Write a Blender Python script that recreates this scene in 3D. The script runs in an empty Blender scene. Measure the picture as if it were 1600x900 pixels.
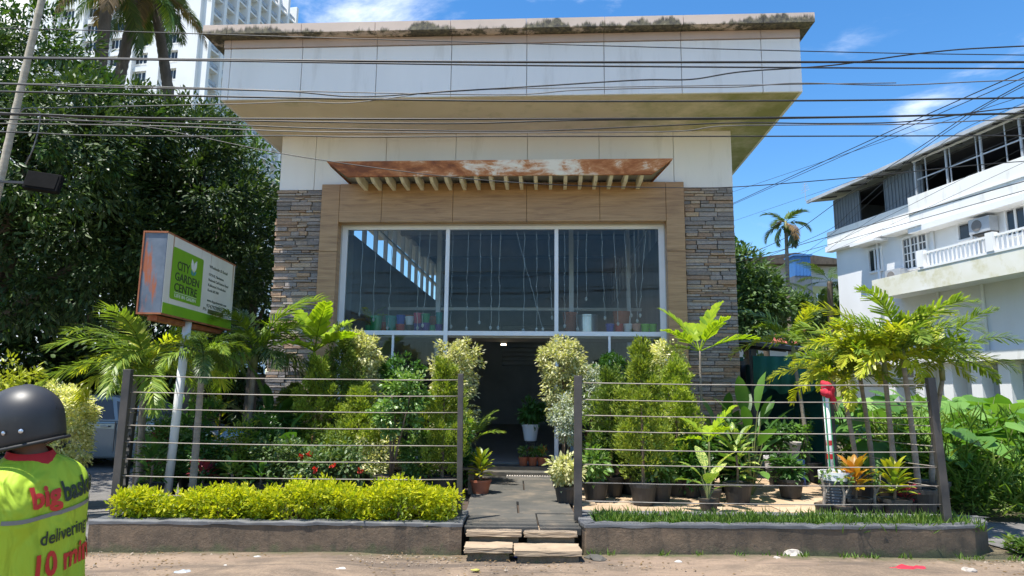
import bpy, bmesh, math, random
import numpy as np
from mathutils import Vector, Matrix, Euler
from mathutils.bvhtree import BVHTree

S = bpy.context.scene
COL = S.collection
rad = math.radians

# ------------------------------------------------------------------ camera
F = 1050.0; TILT = rad(8.77); ROLL = rad(0.6); H = 1.6
_ct, _st = math.cos(TILT), math.sin(TILT)
FW = Vector((0, _ct, _st)); U0 = Vector((0, -_st, _ct)); R0 = Vector((1, 0, 0))
RT = R0*math.cos(ROLL) + U0*math.sin(ROLL); UP = -R0*math.sin(ROLL) + U0*math.cos(ROLL)
CAMP = Vector((0, 0, H))
cam_d = bpy.data.cameras.new('camera'); cam = bpy.data.objects.new('camera', cam_d); COL.objects.link(cam)
cam_d.sensor_width = 36; cam_d.lens = F/1600*36; cam_d.clip_start = .05; cam_d.clip_end = 3000
m = Matrix((RT, UP, -FW)).transposed().to_4x4(); m.translation = CAMP
cam.matrix_world = m
S.camera = cam

# ------------------------------------------------------------------ light and sky
SUN = Vector((-.27, -.20, 1)).normalized()          # towards the sun
sun_el = math.asin(SUN.z); sun_az = math.atan2(SUN.x, SUN.y)
ld = bpy.data.lights.new('sun', 'SUN'); ld.energy = 3.8; ld.angle = rad(.5); ld.color = (1, .955, .88)
sun = bpy.data.objects.new('sun', ld); COL.objects.link(sun)
sun.rotation_euler = SUN.to_track_quat('Z', 'Y').to_euler()

W = bpy.data.worlds.new('World'); S.world = W; W.use_nodes = True
wn = W.node_tree.nodes; wl = W.node_tree.links; wn.clear()
wo = wn.new('ShaderNodeOutputWorld'); bg = wn.new('ShaderNodeBackground'); sky = wn.new('ShaderNodeTexSky')
sky.sky_type = 'NISHITA'; sky.sun_disc = False; sky.sun_elevation = sun_el; sky.sun_rotation = sun_az
sky.altitude = 30; sky.air_density = 1.0; sky.dust_density = .2; sky.ozone_density = 2.2
bg.inputs['Strength'].default_value = .11
def wnode(t, **kw):
    n = wn.new(t)
    for k, v in kw.items(): setattr(n, k, v)
    return n
tc = wnode('ShaderNodeTexCoord')
mp = wnode('ShaderNodeMapping'); mp.inputs['Scale'].default_value = (1, 1, 2.4); mp.inputs['Location'].default_value = (3.1, 1.7, .4)
nz = wnode('ShaderNodeTexNoise'); nz.inputs['Scale'].default_value = 3.4; nz.inputs['Detail'].default_value = 9; nz.inputs['Roughness'].default_value = .6; nz.inputs['Distortion'].default_value = .5
wl.new(tc.outputs['Generated'], mp.inputs['Vector']); wl.new(mp.outputs[0], nz.inputs['Vector'])
acc = None
def pixdir(px, py): return (RT*((px-800)/F) - UP*((py-450)/F) + FW).normalized()
for px, py, w, g in ((20, 10, .13, .34), (570, 25, .05, .10), (690, 20, .05, .06), (1425, 185, .028, .12), (-300, -200, .3, .3), (700, -900, .3, .12), (900, 2400, .5, .15)):
    d = pixdir(px, py)
    vd = wnode('ShaderNodeVectorMath', operation='DISTANCE'); vd.inputs[1].default_value = d
    wl.new(tc.outputs['Generated'], vd.inputs[0])
    mr = wnode('ShaderNodeMapRange', interpolation_type='SMOOTHSTEP'); mr.inputs[1].default_value = w*1.7; mr.inputs[2].default_value = 0
    mr.inputs[3].default_value = 0; mr.inputs[4].default_value = g
    wl.new(vd.outputs['Value'], mr.inputs[0])
    if acc is None: acc = mr.outputs[0]
    else:
        a = wnode('ShaderNodeMath', operation='ADD'); wl.new(acc, a.inputs[0]); wl.new(mr.outputs[0], a.inputs[1]); acc = a.outputs[0]
ad = wnode('ShaderNodeMath', operation='ADD'); wl.new(acc, ad.inputs[0]); wl.new(nz.outputs['Fac'], ad.inputs[1])
cr = wnode('ShaderNodeMapRange', interpolation_type='SMOOTHSTEP'); cr.inputs[1].default_value = .53; cr.inputs[2].default_value = .85; wl.new(ad.outputs[0], cr.inputs[0])
hs = wnode('ShaderNodeHueSaturation'); hs.inputs['Saturation'].default_value = 1.3; hs.inputs['Value'].default_value = .93; wl.new(sky.outputs[0], hs.inputs['Color'])
mx = wnode('ShaderNodeMix', data_type='RGBA'); mx.inputs['B'].default_value = (7, 7.1, 7.3, 1)
wl.new(cr.outputs[0], mx.inputs['Factor']); wl.new(hs.outputs[0], mx.inputs['A'])
wl.new(mx.outputs['Result'], bg.inputs['Color']); wl.new(bg.outputs[0], wo.inputs['Surface'])

S.view_settings.view_transform = 'Standard'; S.view_settings.look = 'None'
S.view_settings.exposure = 1.22; S.view_settings.gamma = 1; S.view_settings.use_curve_mapping = False
S.render.engine = 'CYCLES'
S.cycles.max_bounces = 8; S.cycles.diffuse_bounces = 4; S.cycles.transparent_max_bounces = 12
S.cycles.use_denoising = True

# ------------------------------------------------------------------ helpers
def at(px, py, Y):
    d = RT*((px-800)/F) - UP*((py-450)/F) + FW
    return CAMP + d*(Y/d.y)
def atz(px, py, z):
    d = RT*((px-800)/F) - UP*((py-450)/F) + FW
    return CAMP + d*((z-H)/d.z)
YB = rad(3.3); BD = Vector((math.cos(YB), -math.sin(YB), 0)); BIN = Vector((math.sin(YB), math.cos(YB), 0)); P0 = Vector((0, 12, 0))
def onb(px, py, out=0):
    d = RT*((px-800)/F) - UP*((py-450)/F) + FW
    t = ((P0 - BIN*out - CAMP).dot(BIN))/d.dot(BIN); p = CAMP + d*t
    return (p-P0).dot(BD), p.z
def onr(px, py, p0, direc):
    """point on the vertical plane through p0 along direc seen at a pixel: distance along, height"""
    n = Vector((direc.y, -direc.x, 0)); d = RT*((px-800)/F) - UP*((py-450)/F) + FW
    t = (p0-CAMP).dot(n)/d.dot(n); p = CAMP + d*t
    return (p-p0).dot(direc), p.z

def rng(seed): return np.random.default_rng(seed)

def prop(o, label=None, cat=None, group=None, kind=None):
    if label: o['label'] = label
    if cat: o['category'] = cat
    if group: o['group'] = group
    if kind: o['kind'] = kind
    return o
def thing(name, label, cat, loc=(0, 0, 0), rz=0, group=None):
    o = bpy.data.objects.new(name, None); COL.objects.link(o); o.location = loc; o.rotation_euler = (0, 0, rz); o.empty_display_size = .1
    return prop(o, label, cat, group)
def O(name, mesh, mat=None, parent=None, loc=None, rot=None, kind=None, label=None):
    o = bpy.data.objects.new(name, mesh); COL.objects.link(o)
    if mat is not None and not mesh.materials: mesh.materials.append(mat)
    if parent: o.parent = parent
    if loc is not None: o.location = loc
    if rot is not None: o.rotation_euler = rot
    if kind: o['kind'] = kind
    if label: o['label'] = label
    return o
def copy_tree(o, parent=None):
    c = o.copy(); COL.objects.link(c); c.parent = parent
    for ch in list(o.children): copy_tree(ch, c)
    return c
def bev(o, w=.01, seg=2):
    b = o.modifiers.new('bevel', 'BEVEL'); b.width = w; b.segments = seg; b.limit_method = 'ANGLE'; return o

class MB:
    def __init__(s): s.v = []; s.f = []
    def add(s, v, f):
        n = len(s.v); s.v += [tuple(p) for p in v]; s.f += [tuple(i+n for i in q) for q in f]; return s
    def box(s, x0, x1, y0, y1, z0, z1, M=None):
        v = [(x, y, z) for z in (z0, z1) for y in (y0, y1) for x in (x0, x1)]
        if M: v = [M @ Vector(p) for p in v]
        return s.add(v, [(0, 2, 3, 1), (4, 5, 7, 6), (0, 1, 5, 4), (2, 6, 7, 3), (0, 4, 6, 2), (1, 3, 7, 5)])
    def bar(s, a, b, w, h, up=(0, 0, 1)):
        a = Vector(a); b = Vector(b); d = (b-a).normalized(); u = Vector(up)
        if abs(d.dot(u)) > .98: u = Vector((0, 1, 0))
        x = d.cross(u).normalized(); y = x.cross(d)
        v = []
        for p in (a, b): v += [p-x*w/2-y*h/2, p+x*w/2-y*h/2, p+x*w/2+y*h/2, p-x*w/2+y*h/2]
        return s.add(v, [(0, 1, 2, 3)[::-1], (4, 5, 6, 7), (0, 1, 5, 4), (1, 2, 6, 5), (2, 3, 7, 6), (3, 0, 4, 7)])
    def tube(s, pts, r, n=8, cap=True):
        pts = [Vector(p) for p in pts]; k = len(pts)
        if not hasattr(r, '__len__'): r = [r]*k
        v = []; f = []
        ref = None
        for i in range(k):
            d = (pts[min(i+1, k-1)]-pts[max(i-1, 0)]).normalized()
            if ref is None: ref = Vector((0, 0, 1)) if abs(d.z) < .9 else Vector((1, 0, 0))
            x = d.cross(ref).normalized(); y = x.cross(d).normalized(); ref = y
            for j in range(n):
                a = 2*math.pi*j/n; v.append(pts[i]+(x*math.cos(a)+y*math.sin(a))*r[i])
        for i in range(k-1):
            for j in range(n): f.append((i*n+j, i*n+(j+1) % n, (i+1)*n+(j+1) % n, (i+1)*n+j))
        if cap: f += [tuple(range(n))[::-1], tuple(range((k-1)*n, k*n))]
        return s.add(v, f)
    def lathe(s, prof, n=16, sx=1, sy=1, cap=True):
        v = []; f = []; k = len(prof)
        for r, z in prof:
            for j in range(n): a = 2*math.pi*j/n; v.append((r*math.cos(a)*sx, r*math.sin(a)*sy, z))
        for i in range(k-1):
            for j in range(n): f.append((i*n+j, i*n+(j+1) % n, (i+1)*n+(j+1) % n, (i+1)*n+j))
        if cap: f += [tuple(range(n))[::-1], tuple(range((k-1)*n, k*n))]
        return s.add(v, f)
    def prism(s, poly, y0, y1):
        n = len(poly); v = [(x, y0, z) for x, z in poly]+[(x, y1, z) for x, z in poly]
        f = [tuple(range(n)), tuple(range(2*n-1, n-1, -1))]+[(i, i+n, (i+1) % n+n, (i+1) % n) for i in range(n)]
        return s.add(v, f)
    def slab(s, poly, z0, z1):
        n = len(poly); v = [(x, y, z0) for x, y in poly]+[(x, y, z1) for x, y in poly]
        f = [tuple(range(n-1, -1, -1)), tuple(range(n, 2*n))]+[(i, (i+1) % n, (i+1) % n+n, i+n) for i in range(n)]
        return s.add(v, f)
    def mesh(s, name='m', smooth=False):
        me = bpy.data.meshes.new(name); me.from_pydata(s.v, [], s.f); me.update()
        if smooth: me.shade_smooth()
        return me
def boxm(*a): return MB().box(*a).mesh()
def fix(me):
    b = bmesh.new(); b.from_mesh(me); bmesh.ops.recalc_face_normals(b, faces=b.faces); b.to_mesh(me); b.free(); return me

def npmesh(V, faces, smooth=False):
    """V (n,3), faces: list of int arrays (m,k)"""
    me = bpy.data.meshes.new('m'); V = np.asarray(V, np.float32); me.vertices.add(len(V)); me.vertices.foreach_set('co', V.ravel())
    L = np.concatenate([f.ravel() for f in faces]).astype(np.int32); tot = np.concatenate([np.full(len(f), f.shape[1]) for f in faces]).astype(np.int32)
    st = np.concatenate([[0], np.cumsum(tot)[:-1]]).astype(np.int32)
    me.loops.add(len(L)); me.loops.foreach_set('vertex_index', L)
    me.polygons.add(len(tot)); me.polygons.foreach_set('loop_start', st); me.polygons.foreach_set('loop_total', tot)
    me.update(calc_edges=True)
    if smooth: me.shade_smooth()
    return me
def unit(a): return a/np.maximum(np.linalg.norm(a, axis=-1, keepdims=True), 1e-9)
def leaf_arrays(P, D, N, L, Wd, fold=.25, curl=0.0):
    """pointed folded leaves: P base, D direction, N normal"""
    D = unit(D); X = unit(np.cross(D, N)); N = np.cross(X, D); n = len(P)
    L = np.broadcast_to(L, n)[:, None]; Wd = np.broadcast_to(Wd, n)[:, None]
    a = P; b = P+D*L*.28+X*Wd*.42+N*Wd*fold*.5; c = P+D*L*.62+X*Wd*.46+N*Wd*fold*.5-N*L*curl*.4; t = P+D*L-N*L*curl
    e = P+D*L*.62-X*Wd*.46+N*Wd*fold*.5-N*L*curl*.4; g = P+D*L*.28-X*Wd*.42+N*Wd*fold*.5; mid = P+D*L*.5-N*L*curl*.25
    V = np.stack([a, b, c, t, e, g], 1).reshape(-1, 3)
    i = np.arange(n)[:, None]*6
    return V, [np.concatenate([i+np.array([[0, 1, 2, 3]]), i+np.array([[0, 3, 4, 5]])])]
def leaf_small(P, D, N, L, Wd, fold=.2):
    D = unit(D); X = unit(np.cross(D, N)); N = np.cross(X, D); n = len(P)
    L = np.broadcast_to(L, n)[:, None]; Wd = np.broadcast_to(Wd, n)[:, None]
    V = np.stack([P, P+D*L*.45+X*Wd*.5+N*Wd*fold, P+D*L, P+D*L*.45-X*Wd*.5+N*Wd*fold], 1).reshape(-1, 3)
    i = np.arange(n)[:, None]*4
    return V, [np.concatenate([i+np.array([[0, 1, 2]]), i+np.array([[0, 2, 3]])])]
def merge(parts):
    V = []; Fs = []; n = 0
    for v, fs in parts:
        V.append(v); Fs += [f+n for f in fs]; n += len(v)
    return np.concatenate(V), Fs
def clumps(r, blobs, nclump, nleaf, cr=.5, inner=.55, up=.3):
    """leaf bases and outward directions over ellipsoid blobs"""
    w = np.array([b[3]*b[4]+b[4]*b[5]+b[3]*b[5] for b in blobs]); bi = r.choice(len(blobs), nclump, p=w/w.sum())
    B = np.array(blobs, float)[bi]
    d = unit(r.normal(size=(nclump, 3))); q = r.uniform(inner, 1, nclump)[:, None]
    C = B[:, :3]+d*B[:, 3:6]*q
    k = r.integers(0, nclump, nleaf)
    s = (cr*r.uniform(.5, 1.2, nclump))[k][:, None]
    dl = unit(r.normal(size=(nleaf, 3))); P = C[k]+dl*s*r.uniform(.2, 1, nleaf)[:, None]
    D = unit(dl*.8+d[k]*.6+r.normal(size=(nleaf, 3))*.35+np.array([0, 0, -.25]))
    N = unit(d[k]*.5+np.array([0, 0, up+.6])+r.normal(size=(nleaf, 3))*.45)
    return P, D, N

# ------------------------------------------------------------------ materials
def nodes(name):
    m = bpy.data.materials.new(name); m.use_nodes = True; nt = m.node_tree; b = nt.nodes['Principled BSDF']; return m, nt, b
def N_(nt, t, ins=None, **kw):
    n = nt.nodes.new(t)
    for k, v in kw.items(): setattr(n, k, v)
    for k, v in (ins or {}).items():
        if isinstance(v, bpy.types.NodeSocket): nt.links.new(v, n.inputs[k])
        else: n.inputs[k].default_value = v
    return n
def c4(c): return (*c, 1) if len(c) == 3 else c
def ramp(nt, fac, stops):
    n = nt.nodes.new('ShaderNodeValToRGB'); nt.links.new(fac, n.inputs[0]); e = n.color_ramp.elements
    while len(e) < len(stops): e.new(.5)
    for x, (p, c) in zip(e, stops): x.position = p; x.color = c4(c)
    return n.outputs[0]
def mixc(nt, f, a, b, blend='MIX'):
    n = nt.nodes.new('ShaderNodeMix'); n.data_type = 'RGBA'; n.blend_type = blend
    for k, v in (('Factor', f), ('A', a), ('B', b)):
        if isinstance(v, bpy.types.NodeSocket): nt.links.new(v, n.inputs[k])
        else: n.inputs[k].default_value = v if k == 'Factor' else c4(v)
    return n.outputs['Result']
def coords(nt, space='Object', scale=(1, 1, 1), loc=(0, 0, 0)):
    t = nt.nodes.new('ShaderNodeTexCoord'); m = nt.nodes.new('ShaderNodeMapping'); m.inputs['Scale'].default_value = scale; m.inputs['Location'].default_value = loc
    if space == 'World':
        g = nt.nodes.new('ShaderNodeNewGeometry'); nt.links.new(g.outputs['Position'], m.inputs[0])
    else: nt.links.new(t.outputs[space], m.inputs[0])
    return m.outputs[0]
def noise(nt, vec, scale, detail=5, rough=.6, dist=0):
    return N_(nt, 'ShaderNodeTexNoise', {'Vector': vec, 'Scale': scale, 'Detail': detail, 'Roughness': rough, 'Distortion': dist}).outputs['Fac']
def bump(nt, b, h, strength=.3, dist=.01):
    n = N_(nt, 'ShaderNodeBump', {'Height': h, 'Strength': strength, 'Distance': dist}); nt.links.new(n.outputs[0], b.inputs['Normal'])
def mat(name, c1, c2=None, scale=6, rough=.6, bmp=0, bdist=.01, metal=0, space='World', stretch=(1, 1, 1), spots=None, spec=.5, lo=.35, hi=.65):
    m, nt, b = nodes(name); c2 = c2 or tuple(x*.8 for x in c1)
    v = coords(nt, space, stretch); f = noise(nt, v, scale)
    col = ramp(nt, f, [(lo, c1), (hi, c2)])
    if spots:
        f2 = noise(nt, v, spots[1], 6, .65); k = ramp(nt, f2, [(spots[2], (0, 0, 0)), (spots[3], (1, 1, 1))]); col = mixc(nt, k, col, spots[0])
    nt.links.new(col, b.inputs['Base Color']); b.inputs['Roughness'].default_value = rough; b.inputs['Metallic'].default_value = metal; b.inputs['Specular IOR Level'].default_value = spec
    if bmp: bump(nt, b, noise(nt, v, scale*4, 6, .7), bmp, bdist)
    return m
def leafm(name, c1, c2, c3=None, rough=.42, trans=.28, spec=.35, edge=None, whole=False):
    m, nt, b = nodes(name)
    g = nt.nodes.new('ShaderNodeNewGeometry'); st = [(0, c1), (1, c2)] if c3 is None else [(0, c1), (.6, c2), (1, c3)]
    col = ramp(nt, nt.nodes.new('ShaderNodeObjectInfo').outputs['Random'] if whole else g.outputs['Random Per Island'], st)
    if edge:
        f = noise(nt, coords(nt, 'World'), 55, 3, .6); k = ramp(nt, f, [(.47, (0, 0, 0)), (.55, (1, 1, 1))]); col = mixc(nt, k, col, edge)
    oi = nt.nodes.new('ShaderNodeObjectInfo'); hv = N_(nt, 'ShaderNodeMapRange', {0: oi.outputs['Random'], 3: .82, 4: 1.15})
    hs = N_(nt, 'ShaderNodeHueSaturation', {'Color': col, 'Value': hv.outputs[0]}); col = hs.outputs[0]
    nt.links.new(col, b.inputs['Base Color']); b.inputs['Roughness'].default_value = rough; b.inputs['Specular IOR Level'].default_value = spec
    t = N_(nt, 'ShaderNodeBsdfTranslucent', {'Color': mixc(nt, 1.0, col, (1.5, 1.6, .5), 'MULTIPLY')}); ms = N_(nt, 'ShaderNodeMixShader', {0: trans, 1: b.outputs[0], 2: t.outputs[0]})
    nt.links.new(ms.outputs[0], nt.nodes['Material Output'].inputs[0]); return m

M = {}
M['white_panel'] = mat('white_panel', (.85, .82, .78), (.8, .77, .73), 1.2, .5, spots=((.5, .46, .4), 3.2, .56, .95), stretch=(1, 1, .16), bmp=.06, bdist=.02)
M['white_wall'] = mat('white_wall', (.8, .8, .79), (.73, .73, .72), .7, .7, spots=((.5, .5, .46), 1.3, .62, .95), stretch=(1, 1, .3))
M['cream_paint'] = mat('cream_paint', (.85, .8, .66), (.78, .72, .58), 3, .6, spots=((.45, .36, .24), 7, .66, .85))
M['joint'] = mat('joint', (.16, .15, .14), (.2, .19, .18), 4, .8)
M['joint_light'] = mat('joint_light', (.4, .385, .36), (.33, .32, .3), 4, .8)
M['grey_wall'] = mat('grey_wall', (.56, .56, .55), (.48, .48, .47), 1.5, .8)
M['dark_wall'] = mat('dark_wall', (.42, .42, .41), (.34, .34, .335), 1.5, .8)
M['int_floor'] = mat('int_floor', (.22, .21, .2), (.17, .165, .16), 1.2, .4)
M['alu_white'] = mat('alu_white', (.82, .82, .83), (.76, .76, .77), 3, .35)
M['black_metal'] = mat('black_metal', (.035, .034, .034), (.05, .046, .042), 9, .5, spots=((.12, .07, .04), 12, .68, .8))
M['post_brown'] = mat('post_brown', (.075, .066, .058), (.05, .045, .04), 6, .55, spots=((.16, .1, .06), 14, .66, .78))
M['wire'] = mat('wire', (.36, .32, .27), (.25, .21, .17), 4, .65)
M['cable'] = mat('cable', (.012, .012, .013), (.03, .03, .03), 5, .5)
M['cable_grey'] = mat('cable_grey', (.10, .10, .10), (.16, .155, .15), 5, .5)
M['soil'] = mat('soil', (.085, .058, .04), (.05, .035, .025), 9, .95, .6, .02)
M['steel'] = mat('steel', (.62, .64, .66), (.5, .52, .54), 3, .3, metal=.9)
M['sheet_grey'] = mat('sheet_grey', (.46, .48, .5), (.36, .38, .4), 2, .5, metal=.2)
M['slate_panel'] = mat('slate_panel', (.12, .145, .165), (.10, .12, .14), 2, .5)
M['terracotta'] = mat('terracotta', (.42, .13, .06), (.34, .10, .05), 7, .75)
M['black_pot'] = mat('black_pot', (.022, .022, .022), (.035, .033, .03), 6, .5)
M['grey_pot'] = mat('grey_pot', (.11, .115, .125), (.085, .09, .1), 5, .55)
M['white_pot'] = mat('white_pot', (.75, .75, .76), (.7, .7, .7), 4, .4)
M['beige_pot'] = mat('beige_pot', (.5, .46, .42), (.42, .39, .36), 4, .6)
for k, c in dict(crate=(.02, .06, .2), green=(.03, .3, .11), lime=(.2, .55, .05), red=(.5, .03, .03), blue=(.03, .08, .42), purple=(.1, .04, .25), salmon=(.62, .3, .22), pink=(.6, .08, .14), teal=(.03, .28, .24), black=(.02, .02, .02)).items():
    M['pot_'+k] = mat('pot_'+k, c, tuple(x*.85 for x in c), 4, .35)
M['bark_dark'] = mat('bark_dark', (.075, .058, .042), (.12, .095, .07), 8, .9, .6, .03, stretch=(1, 1, .3))
M['bark_pale'] = mat('bark_pale', (.3, .25, .2), (.2, .165, .13), 7, .85, .4, .01, stretch=(1, 1, 2.5))
M['bark_ringed'] = mat('bark_ringed', (.5, .44, .34), (.36, .31, .23), 7, .85, .4, .01, stretch=(1, 1, 2.5))
M['bark_brown'] = mat('bark_brown', (.2, .14, .09), (.13, .09, .06), 8, .9, .4, .01)
M['stem_green'] = mat('stem_green', (.13, .17, .05), (.2, .2, .08), 7, .6)
M['roof_sheet'] = mat('roof_sheet', (.34, .35, .36), (.25, .255, .26), 2, .5)
M['net_green'] = mat('net_green', (.01, .12, .085), (.008, .085, .062), 1.3, .8, .5, .02)
M['dark_glass'] = mat('dark_glass', (.02, .025, .03), (.03, .035, .04), 1, .12)
M['shade_black'] = mat('interior_shade_black', (.03, .03, .032), (.045, .045, .045), 1, .85)  # near-black colour stands in for shade inside the open top floor
M['car_paint'] = mat('car_paint', (.2, .225, .24), (.18, .21, .22), 1, .22, metal=.35)
M['tyre'] = mat('tyre', (.02, .02, .02), (.03, .03, .03), 6, .85)
M['rubber_black'] = mat('rubber_black', (.015, .015, .015), (.022, .022, .022), 6, .7)
M['yellow_wall'] = mat('yellow_wall', (.6, .55, .25), (.5, .46, .2), 1, .8)
M['blue_sheet'] = mat('blue_sheet', (.05, .17, .42), (.06, .2, .48), 1.5, .5)
M['red_tile'] = mat('red_tile', (.36, .09, .06), (.28, .07, .05), 2, .8)
M['weave'] = mat('weave', (.35, .25, .14), (.26, .18, .1), 9, .8)
M['matte_black'] = mat('matte_black', (.008, .008, .008), (.012, .012, .012), 6, .95, spec=.1)
M['croton_scrap'] = mat('wrapper_yellow', (.4, .36, .08), (.3, .28, .06), 6, .7)
M['red_cloth'] = mat('red_cloth', (.5, .02, .045), (.4, .015, .03), 9, .85, .4)
M['white_cloth'] = mat('white_cloth', (.5, .48, .45), (.38, .36, .33), 6, .9)
M['stone_pale'] = mat('stone_pale', (.48, .43, .37), (.36, .32, .28), 6, .9, .5, .02)
M['stone_step'] = mat('stone_step', (.4, .3, .2), (.3, .225, .15), 4, .85, .35, .01, spots=((.16, .13, .09), 5, .6, .75))
M['step_base'] = mat('step_mortar', (.16, .125, .085), (.09, .075, .05), 7, .95, .7, .02, spots=((.08, .1, .03), 6, .55, .7))
M['slab_dark'] = mat('slab_dark', (.07, .069, .062), (.105, .098, .085), 2.2, .85, .4, .01, spots=((.21, .17, .125), 2.6, .5, .78), spec=.2)
M['yellow_light'] = None

# leaves
LF = {}
LF['mango'] = leafm('mango_leaf', (.026, .052, .018), (.045, .085, .026), (.1, .15, .04), .5, .2, .35)
LF['mango2'] = leafm('mango_leaf_light', (.03, .075, .018), (.055, .12, .028), (.11, .18, .04), .4, .25, .4)
LF['far'] = leafm('far_leaf', (.05, .1, .03), (.085, .15, .045), (.13, .2, .065), .5, .25)
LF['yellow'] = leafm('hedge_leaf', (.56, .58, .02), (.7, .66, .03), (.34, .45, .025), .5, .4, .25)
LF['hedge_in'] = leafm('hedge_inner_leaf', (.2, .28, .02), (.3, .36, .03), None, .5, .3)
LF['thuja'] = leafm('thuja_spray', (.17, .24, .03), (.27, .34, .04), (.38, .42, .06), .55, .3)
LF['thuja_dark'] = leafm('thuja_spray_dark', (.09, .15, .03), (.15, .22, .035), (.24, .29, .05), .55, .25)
LF['cream'] = leafm('cream_leaf', (.58, .56, .28), (.72, .68, .42), (.26, .32, .1), .42, .3)
LF['silver'] = leafm('silver_leaf', (.36, .4, .33), (.48, .5, .42), (.2, .25, .18), .5, .25)
LF['topiary'] = leafm('topiary_leaf', (.03, .085, .018), (.05, .13, .025), (.09, .19, .04), .35, .25, .5)
LF['ficus'] = leafm('ficus_leaf', (.07, .15, .03), (.12, .22, .04), (.3, .38, .16), .35, .28, .5)
LF['palm'] = leafm('palm_leaflet', (.12, .2, .035), (.2, .29, .04), (.3, .36, .05), .38, .32, .4)
LF['palm_yellow'] = leafm('palm_leaflet_yellow', (.28, .35, .03), (.42, .44, .04), (.54, .5, .06), .4, .38)
LF['palm_young'] = leafm('young_palm_leaflet', (.26, .38, .025), (.36, .46, .03), (.16, .28, .025), .36, .42)
LF['palm_dark'] = leafm('coconut_leaflet', (.045, .085, .02), (.08, .13, .03), (.12, .16, .045), .38, .25)
LF['palm_dead'] = leafm('dead_leaflet', (.14, .095, .05), (.2, .13, .06), (.27, .17, .07), .7, .2)
LF['palm_orange'] = leafm('orange_leaflet', (.3, .15, .035), (.36, .22, .05), (.16, .15, .04), .5, .3)
LF['broad'] = leafm('broad_leaf', (.045, .12, .025), (.08, .18, .035), (.13, .24, .045), .45, .28, .4, whole=True)
LF['broad_yellow'] = leafm('variegated_broad_leaf', (.2, .3, .045), (.4, .46, .1), (.56, .56, .2), .42, .3, edge=(.1, .2, .04), whole=True)
LF['taro'] = leafm('taro_leaf', (.08, .2, .035), (.13, .27, .05), (.2, .34, .08), .42, .3, whole=True)
LF['weed'] = leafm('weed_leaf', (.12, .22, .035), (.19, .3, .055), (.27, .35, .08), .6, .3)
LF['grass'] = leafm('grass_blade', (.09, .18, .025), (.14, .24, .04), (.22, .28, .06), .55, .3)
LF['croton'] = leafm('croton_leaf', (.5, .36, .03), (.48, .16, .03), (.14, .2, .03), .4, .28, whole=True)
LF['croton_yellow'] = leafm('croton_leaf_yellow', (.55, .48, .03), (.3, .34, .03), (.12, .2, .03), .4, .28, whole=True)
LF['red'] = leafm('red_leaf', (.2, .02, .03), (.3, .04, .06), (.08, .1, .03), .4, .25)
LF['rose'] = leafm('rose_leaf', (.06, .12, .03), (.1, .16, .05), (.16, .2, .08), .45, .25)
LF['petal_red'] = leafm('rose_petal', (.6, .03, .02), (.5, .05, .03), None, .5, .25)
LF['petal_peach'] = leafm('peach_petal', (.62, .3, .2), (.55, .22, .14), None, .5, .25)
LF['petal_orange'] = leafm('orange_petal', (.7, .2, .03), (.6, .3, .05), None, .5, .25)
#@@SETTING
def m_cornice():
    m, nt, b = nodes('cornice_stained'); v = coords(nt, 'Object')
    base = ramp(nt, noise(nt, v, 1.5), [(.35, (.62, .5, .42)), (.7, (.52, .42, .35))])
    s = nt.nodes.new('ShaderNodeSeparateXYZ'); nt.links.new(v, s.inputs[0])
    n1 = noise(nt, coords(nt, 'Object', (1, 1, .25)), 9, 8, .7)
    n2 = noise(nt, coords(nt, 'Object', (1, 1, .1)), 1.1, 3, .5)
    # mildew creeps up from the drip edge, with a jagged top
    h = N_(nt, 'ShaderNodeMapRange', {0: s.outputs['Z'], 1: 7.43, 2: 7.64, 3: .36, 4: -.2}).outputs[0]
    a = N_(nt, 'ShaderNodeMath', {0: h, 1: n1}, operation='ADD').outputs[0]
    n2 = N_(nt, 'ShaderNodeMapRange', {0: n2, 1: .25, 2: .75, 3: .05, 4: .95}).outputs[0]; a = N_(nt, 'ShaderNodeMath', {0: a, 1: n2}, operation='ADD').outputs[0]
    k = ramp(nt, a, [(.57, (0, 0, 0)), (.6, (1, 1, 1))]); k2 = N_(nt, 'ShaderNodeMath', {0: a, 1: .5}, operation='SUBTRACT').outputs[0]
    k = N_(nt, 'ShaderNodeMapRange', {0: a, 1: 1.1, 2: 1.24}).outputs[0]
    sc = ramp(nt, noise(nt, v, 14, 5, .7), [(.4, (.05, .045, .038)), (.6, (.16, .14, .085)), (.75, (.32, .28, .17))])
    nt.links.new(mixc(nt, k, base, sc), b.inputs['Base Color']); b.inputs['Roughness'].default_value = .75; return m
M['cornice'] = m_cornice()
M['band'] = mat('pink_band', (.55, .43, .37), (.48, .37, .32), 1.5, .6, spots=((.3, .24, .2), 3, .6, .85))
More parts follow.
